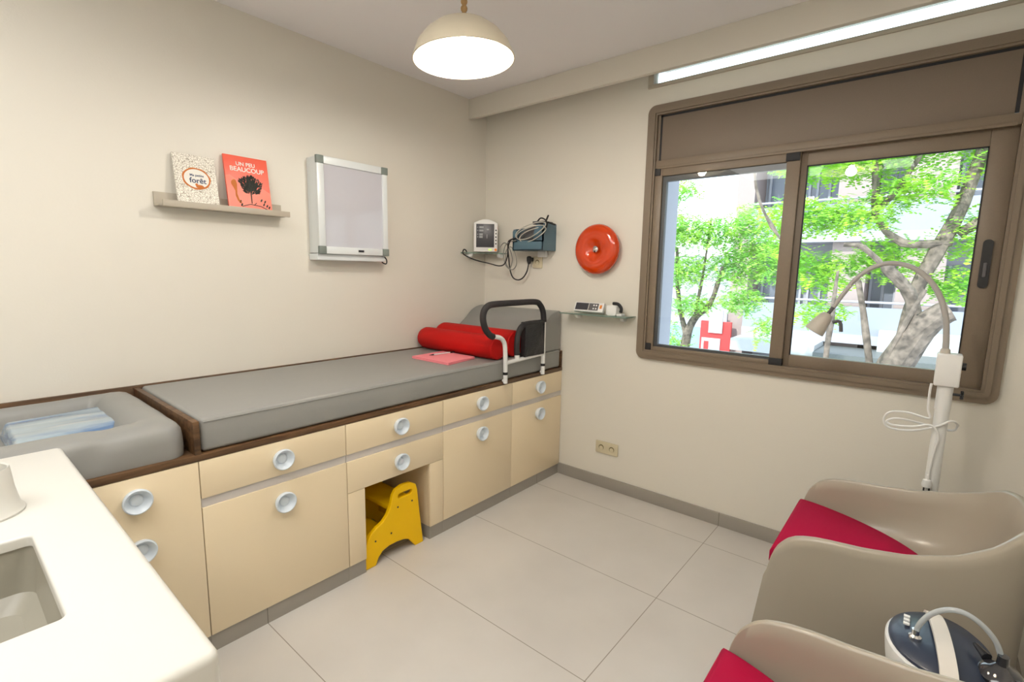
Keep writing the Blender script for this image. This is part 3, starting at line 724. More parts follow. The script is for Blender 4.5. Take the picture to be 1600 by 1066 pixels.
g = MB(); g.box(.008, .012, -.0575, -.056, .100, .128, xf=MX); g.build('bar', M['digit'], scr)
g = MB(); g.box(.008, .024, -.0575, -.056, .158, .168, xf=MX); g.build('symbol', M['digit'], scr)
for k in range(5): MB().lathe([(0, 0), (.0055, 0), (.005, .003), (0, .003)], (0, 0, 0), '-y', 14, xf=MX @ Matrix.Translation((hw-.0115, -.055, .062+k*.024))).build('button', M['black'], mo)
MB().lathe([(0, 0), (.0095, 0), (.009, .006), (0, .007)], (0, 0, 0), '-y', 20, xf=MX @ Matrix.Translation((hw-.0125, -.055, .019))).build('dial', M['orange'], mo)
g = MB(); g.box(.020, .046, -.0575, -.054, .014, .025, bev=.001, xf=MX); g.build('key', M['lime'], mo)
# teal basket
bk = empty('wall_basket', (.57, -.07, 1.57), 'teal wall basket holding the coiled blood pressure cuff', 'basket')
g = MB()
g.box(.402, .665, -.150, -.142, 1.572, 1.640, bev=.002); g.box(.405, .663, -.15, -.002, 1.572, 1.580, bev=.002); g.box(.405, .663, -.010, -.002, 1.572, 1.72, bev=.002)
g.prism([(-.150, 1.572), (-.150, 1.665), (-.13, 1.718), (-.002, 1.735), (-.002, 1.572)], 'x', .402, .412)
g.prism([(-.150, 1.572), (-.150, 1.735), (-.13, 1.75), (-.002, 1.75), (-.002, 1.572)], 'x', .655, .665)
g.prism([(.402, 1.63), (.445, 1.63), (.445, 1.705), (.41, 1.715), (.402, 1.70)], 'y', -.150, -.143)
g.prism([(.580, 1.63), (.665, 1.63), (.665, 1.735), (.61, 1.745), (.588, 1.70)], 'y', -.150, -.143)
g.build('tray', M['teal'], bk); bx('wall_bracket', M['white'], bk, .53, .60, -.03, -.001, 1.53, 1.572, bev=.003)
cf = empty('pressure_cuff', (.56, -.08, 1.58), 'charcoal blood pressure cuff with coiled grey tubes lying in the teal basket', 'cuff')
g = MB()
def cuff(u, v):
    a = 2*PI*v; y = -.078+.055*math.cos(a); x = .44+.17*u; z = 1.655+.04*u+.058*math.sin(a)*(.75+.35*math.sin(PI*u))
    n_ = .006*noise.noise(Vector((x*25, y*25, z*25))); return (x, y+n_, max(1.583, z+n_))
g.grid(18, 25, cuff)
g.box(.56, .65, -.135, -.02, 1.745, 1.765, bev=.004, xf=None); g.build('cuff_wrap', M['cuff'], cf)
g = MB()
for (cx, cz, rx, rz, y, s) in ((.56, 1.69, .115, .036, -.160, 1.0), (.57, 1.70, .125, .045, -.168, 1.2), (.58, 1.675, .11, .038, -.156, .8)):
    L_ = [(cx+rx*math.cos(2*PI*k/16), y+.012*math.sin(2*PI*k/16*2), cz+rz*math.sin(2*PI*k/16+.3)+.17*rx*math.cos(2*PI*k/16)) for k in range(17)]
    g.tube(L_, .0035, 6, smooth=3)
g.build('tube', M['cable'], cf)
g = MB(); g.tube([(.57, -.10, 1.76), (.62, -.12, 1.785), (.67, -.13, 1.765), (.685, -.14, 1.73), (.675, -.16, 1.68)], .005, 8, smooth=5); g.tube([(.63, -.08, 1.765), (.665, -.10, 1.80), (.65, -.1, 1.77)], .006, 8, smooth=4); g.tube([(.68, -.12, 1.755), (.745, -.13, 1.735)], .006, 8)
g.build('connector', M['black'], cf)
# cables
g = MB()
g.tube([(.016, -.215, 1.566), (.03, -.245, 1.580), (.035, -.268, 1.575), (.04, -.268, 1.545), (.10, -.22, 1.508), (.187, -.15, 1.482), (.27, -.14, 1.466), (.325, -.145, 1.480), (.355, -.15, 1.53), (.372, -.16, 1.60), (.40, -.165, 1.645), (.45, -.162, 1.655)], .0045, 8, smooth=6)
tag(g.build('mains_cable', M['black'], None), 'black cable sagging from the glass corner shelf to the teal basket', 'cable')
g = MB(); g.tube([(.40, -.158, 1.650), (.355, -.14, 1.635), (.325, -.11, 1.59), (.318, -.09, 1.52), (.315, -.07, 1.44), (.335, -.06, 1.385), (.375, -.05, 1.368), (.42, -.05, 1.385), (.455, -.05, 1.43), (.468, -.048, 1.485), (.468, -.046, 1.492)], .0048, 8, smooth=6)
pc = g.build('mains_cable', M['black'], None); tag(pc, 'black mains cord looping down from the teal basket to the wall outlet', 'cable')
g = MB(); g.lathe([(0, -.03), (.010, -.028), (.017, -.008), (.018, .016), (.012, .024), (0, .026)], (.470, -.046, 1.512), 'z', 16); g.box(.455, .485, -.046, -.0105, 1.50, 1.528, bev=.005)
g.build('plug', M['black'], pc)
g = MB()
g.tube([(.24, -.10, 1.60), (.29, -.11, 1.63), (.34, -.12, 1.60), (.36, -.10, 1.52), (.33, -.09, 1.45), (.30, -.10, 1.49), (.31, -.11, 1.57), (.36, -.12, 1.60), (.405, -.12, 1.55), (.40, -.10, 1.48), (.35, -.09, 1.44), (.30, -.10, 1.47), (.285, -.11, 1.55), (.31, -.12, 1.61), (.38, -.158, 1.63), (.44, -.16, 1.64)], .0036, 7, smooth=6)
tag(g.build('monitor_cable', M['cablegrey'], None), 'grey sensor cable coiled between the monitor and the teal basket', 'cable')
def socket_plate(name, x0, x1, z0, z1, centres, label):
    t = empty(name, ((x0+x1)/2, 0, z0), label, 'socket')
    MB().prism(rrect(x0, x1, z0, z1, .004, 3), 'y', -.011, -.0005, bev=.002).build('plate', M['socket'], t)
    for cx in centres:
        g = MB(); g.lathe([(0, -.001), (.0185, -.001), (.0195, .0022), (.0215, .0022), (.022, 0), (0, 0)], (cx, -.0108, (z0+z1)/2), '-y', 26)
        r = g.build('receptacle', M['socket'], t)
        g = MB(); g.lathe([(0, .0002), (.0182, .0002), (.0182, 0), (0, 0)], (cx, -.0114, (z0+z1)/2), '-y', 26); g.build('recess', M['sockethole'], r)
        g = MB(); g.lathe([(0, .001), (.0145, .001), (.0145, 0), (0, 0)], (cx, -.0114, (z0+z1)/2-.004), '-y', 22); g.build('insert', M['socket'], r)
socket_plate('wall_socket', 1.045, 1.208, .238, .318, (1.088, 1.165), 'ivory double wall socket low on the window wall above the baseboard')
socket_plate('wall_socket', .475, .555, 1.455, 1.535, (.515,), 'ivory single wall socket under the teal basket with a black plug')
# red disc lamp
g = MB(); g.lathe([(0, .0), (.120, .0), (.125, .012), (.150, .022), (.158, .042), (.154, .056), (.138, .070), (.105, .078), (.068, .074), (.042, .060), (.026, .042), (.0, .038)], (1.012, -.001, 1.577), '-y', 56)
dl = g.build('wall_lamp', M['discred'], None, angle=50); tag(dl, 'round glossy orange-red wall disc with a chrome centre', 'wall lamp')
g = MB(); g.lathe([(0, .072), (.008, .072), (.020, .065), (.021, .052), (.012, .038), (0, .038)], (1.012, -.001, 1.577), '-y', 12); g.build('centre_knob', M['chrome'], dl, angle=20)
# glass shelf 2
gs = empty('glass_shelf', (1.05, -.06, 1.16), 'clear glass wall shelf under the orange-red disc', 'shelf')
bx('glass_plate', M['shelfglass'], gs, .80, 1.283, -.132, -.001, 1.160, 1.1675, bev=.001)
bracket(.885, .0, 1.1597, 'y', gs); bracket(1.215, .0, 1.1597, 'y', gs)
dx = Matrix.Translation((.995, -.075, 1.1680)) @ Matrix.Rotation(math.radians(-28), 4, 'X')
dv = empty('handheld_doppler', (.995, -.075, 1.168), 'white handheld device with dark display and keypad on the glass shelf', 'device')
dxf = Matrix.Translation((.99, -.088, 1.1800)) @ Matrix.Rotation(math.radians(-24), 4, 'X')
MB().box(-.103, .112, -.012, .012, -.002, .062, bev=.005, xf=dxf).build('housing', M['white'], dv)
MB().box(-.092, .002, -.0135, -.011, .008, .055, xf=dxf).build('display', M['darkscreen'], dv)
kp = MB().box(.006, .075, -.0135, -.011, .008, .055, xf=dxf).build('keypad', M['track'], dv)
for a in (.042, .060):
    for b_ in (.020, .042): MB().box(a-.005, a+.005, -.0150, -.013, b_-.005, b_+.005, bev=.001, xf=dxf).build('key', M['white'], kp)
MB().box(.085, .100, -.0150, -.011, .022, .046, bev=.002, xf=dxf).build('power_key', M['orange'], dv)
dd = empty('tape_dispenser', (1.18, -.07, 1.168), 'small white dispenser with black arc beside the handheld device on the glass shelf', 'dispenser')
MB().prism(rrect(1.13, 1.20, 1.168, 1.232, .015, 5), 'y', -.105, -.05, bev=.004).build('body', M['white'], dd)
MB().tube([(1.165, -.08, 1.243), (1.20, -.08, 1.240), (1.222, -.08, 1.215), (1.218, -.08, 1.19)], .010, 10, smooth=5).build('arc', M['black'], dd)
bx('foot', M['white'], dd, 1.20, 1.235, -.10, -.05, 1.168, 1.182, bev=.003)
# ================================================================ PENDANTS
def pendant(P, label):
    x, y, z = P
    t = empty('pendant_lamp', (x, y, z-.06), label, 'pendant lamp')
    R_ = .208
    prof = [(.018, .125), (.03, .122), (.07, .112), (.115, .088), (.155, .050), (.185, .006), (.203, -.045), (R_, -.062), (.203, -.063), (.198, -.046), (.180, .003), (.150, .045), (.110, .082), (.066, .105), (.018, .116)]
    prof = [(a*.98, -.062+(b+.062)*.80) for a, b in prof]
    MB().lathe(prof, (x, y, z), 'z', 56).build('lamp_shade', M['shade'], t).rotation_euler = Quaternion((-.64, .77, 0), math.radians(-3)).to_euler()
    g = MB(); pb = [(0, -.060)]
    for k in range(1, 10): a = -PI/2+PI*k/11; pb.append((.036*math.cos(a), -.024+.036*math.sin(a)))
    pb += [(.018, .022), (.016, .06), (0, .06)]
    g.lathe(pb, (x, y, z-.042), 'z', 28); g.build('bulb', M['bulb'], t)
    MB().lathe([(0, .018), (.022, .018), (.022, .088), (0, .088)], (x, y, z), 'z', 20).build('socket', M['white'], t)
    g = MB(); zz = z+.088; k = 0
    prof = [(0, zz)]
    while zz < CZ-.035:
        for (r_, d_) in ((.008, 0), (.0125, .006), (.0135, .012), (.0125, .018), (.008, .024)): prof.append((r_, zz+d_))
        zz += .026
    prof += [(.006, CZ-.01), (0, CZ-.01)]
    g.lathe(prof, (x, y, 0), 'z', 16); g.build('beaded_cord', M['rope'], t)
    MB().lathe([(0, -.028), (.03, -.026), (.045, -.010), (.048, 0), (0, 0)], (x, y, CZ), 'z', 28).build('ceiling_rose', M['white'], t)
    return t
pendant(PEND, 'cream glass dome pendant lamp with lit bulb hanging in view from the ceiling')
pendant(PEND2, 'second cream dome pendant lamp hanging above the chairs')
# added panel frame for the unseen ceiling fill light (its light is above)
cp = empty('fill_light_frame', (1.6, -3.3, 2.61), 'flat white frame of the added fill light, unseen behind the sink counter', 'ceiling light')
g = MB(); g.prism_hole(rrect(.78, 2.42, -4.02, -2.58, .004, 2), rrect(.80, 2.40, -4.0, -2.6, .002, 2), 'z', 2.605, 2.64); g.build('frame', M['white'], cp)
# ================================================================ CHAIRS
def interp(T, x):
    for (a, b), (c, d) in zip(T, T[1:]):
        if x <= c: return b+(d-b)*max(0, (x-a))/(c-a)
    return T[-1][1]
RIM = [(0, .52), (.006, .548), (.015, .575), (.026, .597), (.04, .615), (.055, .630), (.075, .643), (.10, .652), (.13, .659), (.17, .664), (.25, .670), (.35, .684), (.45, .712), (.52, .748), (.57, .785), (.62, .800)]
def sup(phi, W_, D_, n):
    c, s_ = math.cos(phi), math.sin(phi)
    return Vector((D_*abs(c)**(2/n), W_*(1 if s_ >= 0 else -1)*abs(s_)**(2/n), 0))
def make_chair(x0, yc, label):
    t = empty('tub_chair', (x0+.3, yc, 0), label, 'chair')
    NF = 128
    def col(phi):
        o = sup(phi, .300, .600, 3.6); i = sup(phi, .272, .572, 3.4); s_ = sup(phi, .262, .435, 1.7)
        lx = o.x; zt = interp(RIM, lx); pts = []
        for z in (.0, .12, .28, .42, zt-.03 if zt > .46 else zt-.02):
            sh = -.065*(1-z/.55)*max(0, 1-lx/.5); k = 1-.0*(1-z/.5)
            pts.append((o.x*(1-.02*(1-z/.6) if lx > .3 else 1)+sh, o.y*k, min(z, zt-.02)))
        mid = (o+i)/2; out = (o-i).normalized()*.014 if (o-i).length > 1e-6 else Vector((0, 0, 0))
        for a in (20, 50, 90, 130, 160):
            a = math.radians(a); p = mid+out*math.cos(a)*1.0; pts.append((p.x, p.y, zt-.012+.012*math.sin(a)))
        for f in (.12, .3, .5, .7, .86, 1):
            e = f**1.15; p = i.lerp(s_, e*e*.55+e*.45); z = (zt-.02)+(.487-(zt-.02))*(math.sin(f*PI/2))
            pts.append((p.x, p.y, z))
        return pts
    g = MB()
    cols = [col(PI/2*(1 if k > NF/2 else -1)*(1-(1-abs(2*k/NF-1))**2)) for k in range(NF+1)]
    b = bmesh.new(); V = [[b.verts.new(p) for p in c_] for c_ in cols]
    for i in range(NF):
        for j in range(len(V[0])-1): b.faces.new((V[i][j], V[i+1][j], V[i+1][j+1], V[i][j+1]))
    b.faces.new(V[0]); b.faces.new(V[-1][::-1])
    # seat floor
    cen = b.verts.new((.15, 0, .486))
    for i in range(NF): b.faces.new((V[i][-1], V[i+1][-1], cen))
    b.faces.new((V[NF][-1], V[0][-1], cen))
    # front panel
    f = [b.verts.new(p) for p in ((-.062, -.296, 0), (-.062, .296, 0), (0.002, .268, .487), (0.002, -.268, .487))]; b.faces.new(f)
    bmesh.ops.remove_doubles(b, verts=b.verts, dist=.0005)
    g._merge(b, Matrix.Translation((x0, yc, 0)))
    g.build('shell', M['chair'], t, angle=50)
    # cushion
    g = MB(); b = bmesh.new(); N = 60
    levels = []
    for off, z in ((-.010, .488), (-.002, .492), (0, .500), (0, .532), (-.006, .544), (-.016, .549)):
        L_ = []
        for k in range(N+1):
            ph = PI/2*(2*k/N-1); ph = PI/2*math.sin(ph); p = sup(ph, .240+off, .400+2*off, 1.45); L_.append((p.x-.012-off, p.y+.028, z))
        levels.append(L_)
    V = [[b.verts.new(p) for p in L_] for L_ in levels]
    for i in range(len(V)-1):
        for j in range(N+1): k = (j+1) % (N+1); b.faces.new((V[i][j], V[i][k], V[i+1][k], V[i+1][j]))
    b.faces.new(V[0][::-1]); b.faces.new(V[-1])
    g._merge(b, Matrix.Translation((x0, yc, 0)))
    return t, g
def finish_cushion(g, label):
    o = g.build('seat_cushion', M['crimson'], None, angle=50); tag(o, label, 'cushion'); return o
t, g = make_chair(2.352, -.895, 'greige tub armchair nearest the window wall under the gooseneck lamp'); finish_cushion(g, 'crimson seat cushion on the chair nearest the window')
t, g = make_chair(2.372, -1.935, 'greige tub armchair in the bottom right foreground beside the nebulizer'); finish_cushion(g, 'crimson seat cushion on the foreground chair at the bottom edge')
# ================================================================ SIDE TABLE + NEBULIZER
TZ = .478
tb = empty('side_table', (2.79, -1.42, 0), 'low white side table between the two tub chairs', 'table')
MB().lathe([(0, TZ-.02), (.118, TZ-.02), (.12, TZ-.018), (.12, TZ-.002), (.118, TZ), (0, TZ)], (2.775, -1.435, 0), 'z', 40).build('tabletop', M['white'], tb)
for a in (2.715, 2.835):
    for b_ in (-1.50, -1.37): bx('leg', M['white'], tb, a-.012, a+.012, b_-.012, b_+.012, 0, TZ-.02)
nb = empty('nebulizer', (2.76, -1.43, TZ), 'navy and white compressor nebulizer with ivory strap between the chairs', 'nebulizer')
NX, NY = 2.757, -1.425; sx, sy = .098, .128
MB().lathe([(0, 0), (.80, 0), (.86, .02), (.96, .08), (1.0, .112), (1.0, .124), (.97, .128), (0, .128)], (NX, NY, TZ), 'z', 48, sx=sx, sy=sy).build('base', M['white'], nb)
MB().lathe([(0, .118), (.955, .118), (.94, .134), (.80, .146), (.4, .152), (0, .153)], (NX, NY, TZ), 'z', 48, sx=sx, sy=sy).build('top_cover', M['navy'], nb)
g = MB()
def strap(u, v):
    y = -1.302-.262*u; x = 2.742+.030*u+.030*(v-.5); z = TZ+.128+.040*math.sin(PI*min(1, max(0, u)))**.45
    return (x, y, z)
g.grid(24, 4, strap)
def strapb(u, v): p = strap(u, v); return (p[0], p[1], p[2]-.008)
g.grid(24, 4, strapb)
for v_ in (0, 1): g.grid(24, 2, lambda u, w, v_=v_: (strap(u, v_)[0], strap(u, v_)[1], strap(u, v_)[2]-.008*w))
sm = g.build('strap', M['cream_strap'], nb)
g = MB()
for k in range(3): g.box(2.690, 2.702, -1.395-.016*k, -1.386-.016*k, TZ+.1515, TZ+.156, bev=.001)
g.build('button', M['white'], nb)
MB().lathe([(0, .145), (.012, .145), (.012, .162), (.007, .166), (.007, .178), (0, .178)], (2.712, -1.468, TZ-.004), 'z', 18).build('outlet', M['chrome'], nb)
MB().tube([(2.712, -1.468, .640), (2.716, -1.470, .665), (2.728, -1.47, .693), (2.745, -1.47, .714), (2.766, -1.47, .727), (2.790, -1.47, .728), (2.816, -1.468, .713), (2.838, -1.465, .687), (2.850, -1.462, .655)], .0055, 12, smooth=6).build('air_tube', M['tube'], nb)
g = MB(); g.lathe([(0, 0), (.018, .004), (.034, .018), (.038, .032), (.030, .044), (.018, .050), (.010, .056), (.009, .075), (0, .075)], (2.852, -1.470, .590), 'z', 28, sx=1.0, sy=1.15)
g.tube([(2.83, -1.455, .640), (2.812, -1.425, .645)], [.010, .004], 10, smooth=3); g.tube([(2.87, -1.50, .625), (2.90, -1.55, .625)], .016, 14)
g.build('mouthpiece', M['smoke'], nb)
# ================================================================ EXAM LAMP
LY = -.33; LX = 2.742
el = empty('examination_lamp', (LX, LY, 0), 'white stand lamp with grey gooseneck arching before the window', 'lamp')
MB().tube([(LX, LY, .05), (LX, LY, .995)], .0225, 20).build('pole', M['white'], el)
MB().tube([(LX, LY, .93), (LX, LY, 1.03)], .0245, 20).build('collar', M['white'], el)
g = MB(); g.box(LX-.037, LX+.037, LY-.035, LY+.035, 1.025, 1.150, bev=.006, seg=3); hb = g.build('control_box', M['white'], el)
MB().lathe([(0, 0), (.014, 0), (.014, .014), (0, .014)], (LX+.036, LY-.005, 1.105), 'x', 16).build('dimmer', M['black'], hb)
MB().tube([(LX+.022, LY-.003, .995), (LX+.048, LY-.003, .995)], .005, 8).build('clamp_stem', M['black'], el)
g = MB()
for a in range(3): g.tube([(LX+.050, LY-.003+.016*math.cos(a*PI/3), .995+.016*math.sin(a*PI/3)), (LX+.050, LY-.003-.016*math.cos(a*PI/3), .995-.016*math.sin(a*PI/3))], .005, 8)
g.build('clamp_knob', M['black'], el)
MB().lathe([(0, 1.150), (.016, 1.150), (.015, 1.163), (.011, 1.168), (0, 1.168)], (2.727, LY, 0), 'z', 16).build('neck_collar', M['beigeplastic'], el)
MB().tube([(2.727, LY, 1.160), (2.724, LY, 1.21), (2.716, LY, 1.277), (2.696, LY, 1.349), (2.660, LY, 1.416), (2.607, LY, 1.467), (2.545, LY, 1.489), (2.484, LY, 1.480), (2.424, LY, 1.433), (2.382, LY, 1.365), (2.350, LY, 1.303)], [.0105, .0095, .0085], 14, smooth=6).build('gooseneck', M['gooseneck'], el)
MB().tube([(2.351, LY, 1.306), (2.332, LY, 1.272)], .0075, 10).build('neck_tip', M['track'], el)
hd = Vector((2.334, LY, 1.275)); tip = Vector((2.283, LY-.01, 1.185)); dr_ = (tip-hd).normalized()
q = dr_.to_track_quat('Z', 'Y').to_matrix().to_4x4(); xf = Matrix.Translation(hd) @ q
g = MB(); g.lathe([(0, 0), (.014, .0), (.024, .010), (.031, .035), (.037, .070), (.040, .092), (.037, .094), (.030, .085), (0, .080)], (0, 0, 0), 'z', 28, xf=xf); hd_ = g.build('lamp_head', M['beigeplastic'], el)
MB().tube([(2.352, LY, 1.238), (2.378, LY+.005, 1.243), (2.386, LY+.005, 1.20)], .007, 8, smooth=3).build('grip', M['track'], hd_)
g = MB(); g.lathe([(0, .02), (.10, .02), (.14, .028), (.15, .035), (.13, .055), (.04, .07), (.023, .09), (0, .09)], (LX, LY, 0), 'z', 36); g.build('base', M['white'], el)
for k in range(5):
    a = 2*PI*k/5; g = MB(); g.lathe([(0, -.009), (.018, -.009), (.020, 0), (.018, .009), (0, .009)], (LX+.12*math.cos(a), LY+.12*math.sin(a), .020), 'x', 16); g.build('castor', M['black'], el)
g = MB()
g.tube([(2.700, -.352, 1.03), (2.698, -.36, 1.00), (2.700, -.362, .93), (2.706, -.365, .895), (2.64, -.366, .905), (2.585, -.364, .895), (2.568, -.36, .86), (2.59, -.36, .83), (2.66, -.362, .835), (2.73, -.36, .865), (2.770, -.355, .895), (2.792, -.33, .88), (2.785, -.31, .85), (2.74, -.300, .845), (2.70, -.33, .86), (2.64, -.363, .875), (2.60, -.364, .872), (2.578, -.364, .855), (2.60, -.366, .845), (2.66, -.366, .852), (2.715, -.363, .868), (2.74, -.362, .83), (2.736, -.362, .78), (2.731, -.362, .72), (2.728, -.362, .665)], .0042, 8, smooth=5)
cc = g.build('mains_cable', M['white'], None); tag(cc, 'white mains cord bundled around the pole of the gooseneck lamp', 'cable')
g = MB(); g.lathe([(0, .040), (.006, .038), (.007, .02), (.013, .016), (.017, .0), (.015, -.012), (0, -.012)], (2.727, -.362, .632), 'z', 16); pl = g.build('plug', M['white'], cc)
g = MB(); g.tube([(2.720, -.362, .621), (2.720, -.362, .600)], .0028, 8); g.tube([(2.736, -.362, .621), (2.736, -.362, .600)], .0028, 8); g.build('pins', M['black'], pl)
# ================================================================ OUTSIDE
GZ = -2.6
gr = MB().box(-30, 30, .6, 60, GZ-.2, GZ).build('street', M['asphalt']); struct(gr)
BYF = 13.0
ab = empty('apartment_building', (5, BYF+3, GZ), 'pale pink and white apartment block with balconies across the street', 'building')
MB().box(-1.95, 14, BYF+1.2, BYF+7, GZ, 6.4).build('wall', M['facade_white'], ab)
for cx0_, cx1_ in ((-1.98, -1.50), (.55, 1.35), (2.0, 2.9), (4.9, 5.6)):
    bx('column', M['facade_pink'], ab, cx0_, cx1_, BYF, BYF+1.4, GZ, 6.4)
for k, z in enumerate((-.2, 2.45, 5.1)):
    bx('balcony_slab', M['facade_white'], ab, -1.5, 14, BYF-.25, BYF+1.2, z-.12, z+.12)
    bx('balcony_front', M['balcony'], ab, -1.5, 14, BYF-.22, BYF-.15, z+.12, z+.85)
    MB().tube([(-1.5, BYF-.19, z+.98), (14, BYF-.19, z+.98)], .03, 6).build('balcony_rail', M['facade_white'], ab)
    for (a, b_) in ((-1.35, -.3), (-.1, .5), (1.4, 1.95), (3.0, 4.6), (5.8, 8)):
        f_ = bx('window', M['winDark'], ab, a, b_, BYF+1.10, BYF+1.25, z+.5, z+1.95)
        for q_ in (a, (a+b_)/2, b_): bx('mullion', M['facade_white'], f_, q_-.03, q_+.03, BYF+1.05, BYF+1.2, z+.5, z+1.95)
g = MB()
for k in range(4): g.box(-.62+.17*k, -.49+.17*k, BYF-.10, BYF-.07, 2.98+.04*(k % 2), 3.55)
tag(g.build('laundry', M['laundry'], None), 'white laundry hanging over the balcony rail of the apartment block', 'laundry')
bx('shopfront', M['shopdark'], ab, .62, 3.2, BYF-1.9, BYF-.2, GZ, -.42)
bx('shop_awning', M['awning'], ab, -1.4, .6, BYF-1.6, BYF-.1, -.62, -.30)
bx('shop_fascia', M['awning'], ab, 1.8, 7.5, BYF-.6, BYF-.1, -.55, .10)
lb2 = empty('shop_building', (-5, BYF+5, GZ), 'low white shop building with pale blue shutters and red sign left of the block', 'building')
bx('wall', M['facade_white'], lb2, -9, -2.3, BYF+1, BYF+6, GZ, .15)
bx('shutter', M['shopblue'], lb2, -4.4, -3.1, BYF+.9, BYF+1.0, GZ, -.35)
MB().box(-9, -2.3, BYF+6.5, BYF+9, GZ, 2.2).build('rear_wing', M['facade_white'], lb2)
rs = empty('shop_sign', (-2.25, BYF-.1, -1.6), 'red and white upright shop sign at the bottom of the left pane', 'sign')
bx('red_board', M['redsign'], rs, -2.68, -1.78, BYF-.3, BYF-.2, -1.5, .0); bx('white_frame', M['awning'], rs, -2.62, -2.06, BYF-.33, BYF-.30, -1.5, -.52); bx('red_inset', M['redsign'], rs, -2.54, -2.40, BYF-.345, -.33+BYF, -1.5, -.62)
bx('white_panel', M['awning'], rs, -2.42, -2.02, BYF-.36, BYF-.31, -.35, .35)
MB().tube([(-2.2, BYF-.25, GZ), (-2.2, BYF-.25, -1.4)], .08, 8).build('post', M['awning'], rs)
# parked white van
vn = empty('van', (4.4, 9.2, GZ), 'white van parked across the street behind the tree trunk', 'van')
MB().prism([(2.5, -2.25), (2.5, -1.55), (3.0, -1.35), (3.5, -.72), (5.9, -.62), (6.2, -.8), (6.25, -2.25)], 'y', 8.6, 10.1, bev=.05).build('body', M['carwhite'], vn)
for a, b_ in ((3.2, 4.0), (4.15, 5.6)): bx('window', M['winDark'], vn, a, b_, 8.57, 8.6, -1.35, -.85)
for a in (3.2, 5.5): MB().lathe([(0, 0), (.34, 0), (.34, .2), (0, .2)], (a, 8.68, GZ+.34), '-y', 20).build('wheel', M['tyre'], vn)
# trees
def leaves(g, rnd, blobs, n, size):
    tot = sum(b[3]*b[4]*b[5] for b in blobs)
    for (cx, cy, cz, rx, ry, rz) in blobs:
        m_ = int(n*rx*ry*rz/tot)
        for k in range(m_):
            d = Vector((rnd.gauss(0, 1), rnd.gauss(0, 1), rnd.gauss(0, 1))).normalized()*rnd.random()**.45
            p = Vector((cx+d.x*rx, cy+d.y*ry, cz+d.z*rz))
            a = Vector((rnd.uniform(-1, 1), rnd.uniform(-1, 1), rnd.uniform(-.5, .3))).normalized(); u = a.cross(Vector((rnd.uniform(-.3, .3), rnd.uniform(-.3, .3), 1))).normalized()
            L_ = size*rnd.uniform(.7, 1.5); wd = L_*.32
            # pinnate frond: a few leaflets along a rib
            for q_ in range(4):
                c_ = p+a*L_*q_*.42
                g.quad([c_, c_+a*wd*.5+u*wd, c_+a*wd*1.1, c_+a*wd*.5-u*wd])
def tree(label, trunks, blobs, n, size, lm, seed):
    rnd = random.Random(seed); base = trunks[0][0][0]
    t = empty('street_tree', (base[0], base[1], GZ), label, 'tree')
    g = MB()
    for pts, r_ in trunks: g.tube(pts, r_, 10, smooth=4)
    tk = g.build('trunk', M['bark'], t)
    md = tk.modifiers.new('rough', 'DISPLACE'); tx = bpy.data.textures.new('bk', 'CLOUDS'); tx.noise_scale = .12; md.texture = tx; md.strength = .04
    g = MB(); leaves(g, rnd, blobs, n, size); f_ = g.build('foliage', lm, t, recalc=False); f_['kind'] = 'stuff'
    return t
T1 = [([(2.15, 4.5, GZ), (2.25, 4.5, -1), (2.38, 4.5, .2), (2.60, 4.5, .80), (2.66, 4.5, .98)], [.22, .19, .16, .15]),
      ([(2.55, 4.5, .75), (2.75, 4.45, 1.0), (2.86, 4.45, 1.08)], [.15, .13, .12]),
      ([(2.58, 4.55, .85), (2.53, 4.6, 1.10), (2.44, 4.55, 1.32), (2.28, 4.5, 1.50), (2.26, 4.5, 1.56)], [.075, .07, .065, .085]),
      ([(2.42, 4.7, .3), (2.52, 4.9, 1.2), (2.68, 5.0, 1.75), (2.85, 5.1, 2.3), (3.02, 5.1, 3.3)], [.06, .07, .085, .07, .06]),
      ([(2.85, 5.1, 1.95), (3.2, 5.1, 2.2), (3.8, 5.2, 2.45)], [.06, .04]),
      ([(2.8, 5.0, 1.85), (2.35, 4.9, 1.85), (2.05, 4.9, 2.2), (1.98, 4.9, 2.9), (1.9, 4.9, 3.4)], [.05, .035, .025]),
      ([(2.05, 4.9, 2.25), (2.30, 4.9, 2.6), (2.45, 4.9, 3.0)], [.035, .02]),
      ([(2.20, 4.6, .3), (2.02, 4.6, 1.2), (1.95, 4.7, 1.4)], [.04, .03]),
      ([(2.26, 4.5, 1.50), (2.0, 4.5, 1.78), (1.8, 4.5, 1.82)], [.035, .02]),
      ([(1.05, 3.0, 2.8), (1.18, 3.0, 2.2), (1.45, 3.0, 1.75), (1.60, 3.0, 1.60)], [.012, .015, .012]),
      ([(2.30, 4.4, .3), (2.5, 4.4, .95), (2.62, 4.4, 1.3)], [.03, .02]),
      ([(1.75, 4.2, -1), (1.78, 4.2, .6), (1.80, 4.2, 1.5)], [.035, .03, .02])]
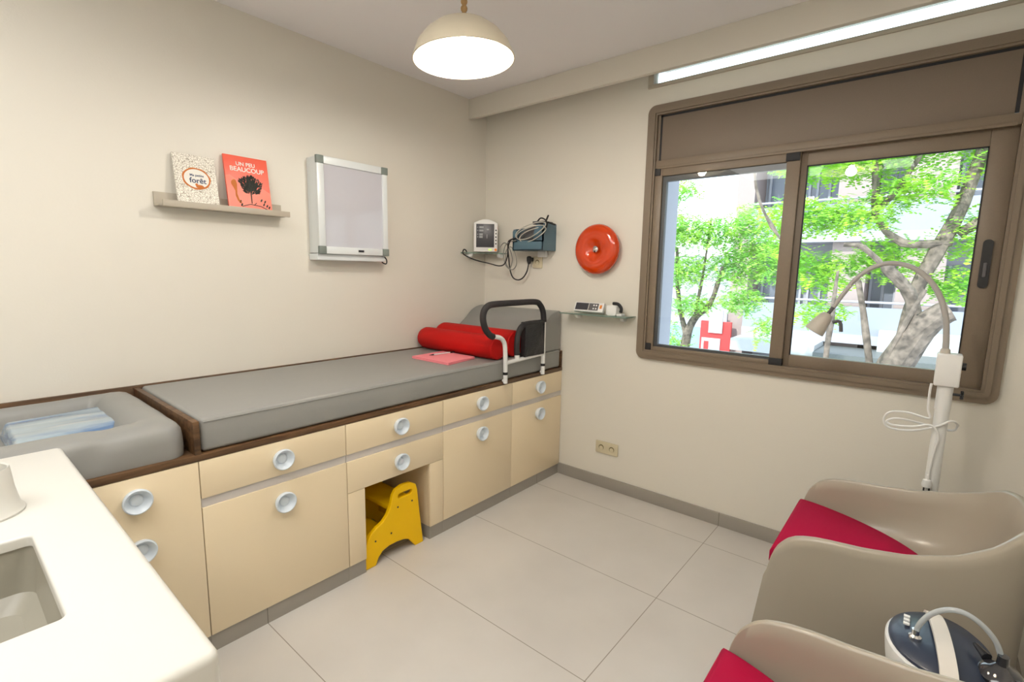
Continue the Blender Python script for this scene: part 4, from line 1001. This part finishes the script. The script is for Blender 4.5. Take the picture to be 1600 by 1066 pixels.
B1 = [(1.6, 5.0, 3.0, .9, .6, .35), (2.5, 5.2, 3.15, .8, .5, .35), (1.2, 4.8, 2.2, .45, .5, .28), (1.75, 4.9, 2.2, .6, .5, .26), (2.4, 5.0, 2.5, .5, .4, .25), (3.1, 5.2, 1.95, .5, .4, .35),
      (1.5, 5.0, 1.5, .5, .5, .28), (2.2, 5.2, 1.65, .5, .4, .3), (2.9, 5.3, 1.35, .4, .4, .25), (1.55, 5.0, .95, .35, .4, .2), (3.3, 5.2, 2.8, .5, .4, .3), (1.9, 4.2, .25, .16, .2, .14), (1.1, 4.8, 1.75, .3, .3, .2)]
tree('large forked tree with rough pale trunk seen through the right pane', T1, B1, 8500, .085, M['leaf'], 5)
T2 = [([(-1.45, 8, GZ), (-1.4, 8, -.4), (-1.25, 8, .4), (-.9, 8, .8), (-.7, 8, 1.6)], [.12, .10, .06, .03]), ([(-1.38, 8, .1), (-1.6, 8, .9), (-1.7, 8, 2.0)], [.06, .03]), ([(-1.2, 8, .5), (-1.1, 8, 1.4), (-1.0, 8, 2.6)], [.04, .02])]
B2 = [(-1.7, 8, 2.35, .55, .6, .45), (-1.0, 8, 2.3, .5, .5, .4), (-.25, 8, 2.3, .55, .5, .55), (-.5, 8.2, 1.6, .6, .5, .45), (-1.5, 8, 1.5, .6, .5, .4), (.3, 8, 1.7, .4, .5, .5), (-1.3, 8, .75, .5, .5, .25), (-.3, 8, .9, .5, .5, .3), (.2, 8, .35, .25, .3, .3), (-1.6, 8, -.2, .35, .4, .25), (-1.9, 8, 3.2, .7, .5, .25), (-1.8, 8.1, .2, .2, .3, .2)]
tree('bushy pale green tree seen through the left pane', T2, B2, 8000, .095, M['leaf2'], 9)

# groups of look-alikes
GR = {'base_cabinet': 'cream base cabinets of the bench', 'tub_chair': 'greige tub armchairs along the right wall', 'bolster': 'red bolsters on the mattress', 'seat_cushion': 'crimson seat cushions on the chairs',
      'picture_book': 'picture books on the ledge', 'pendant_lamp': 'dome pendant lamps', 'wall_socket': 'ivory wall sockets', 'street_tree': 'street trees outside the window'}
for o in COL.objects:
    if o.parent is None and o.name.split('.')[0] in GR: o['group'] = GR[o.name.split('.')[0]]
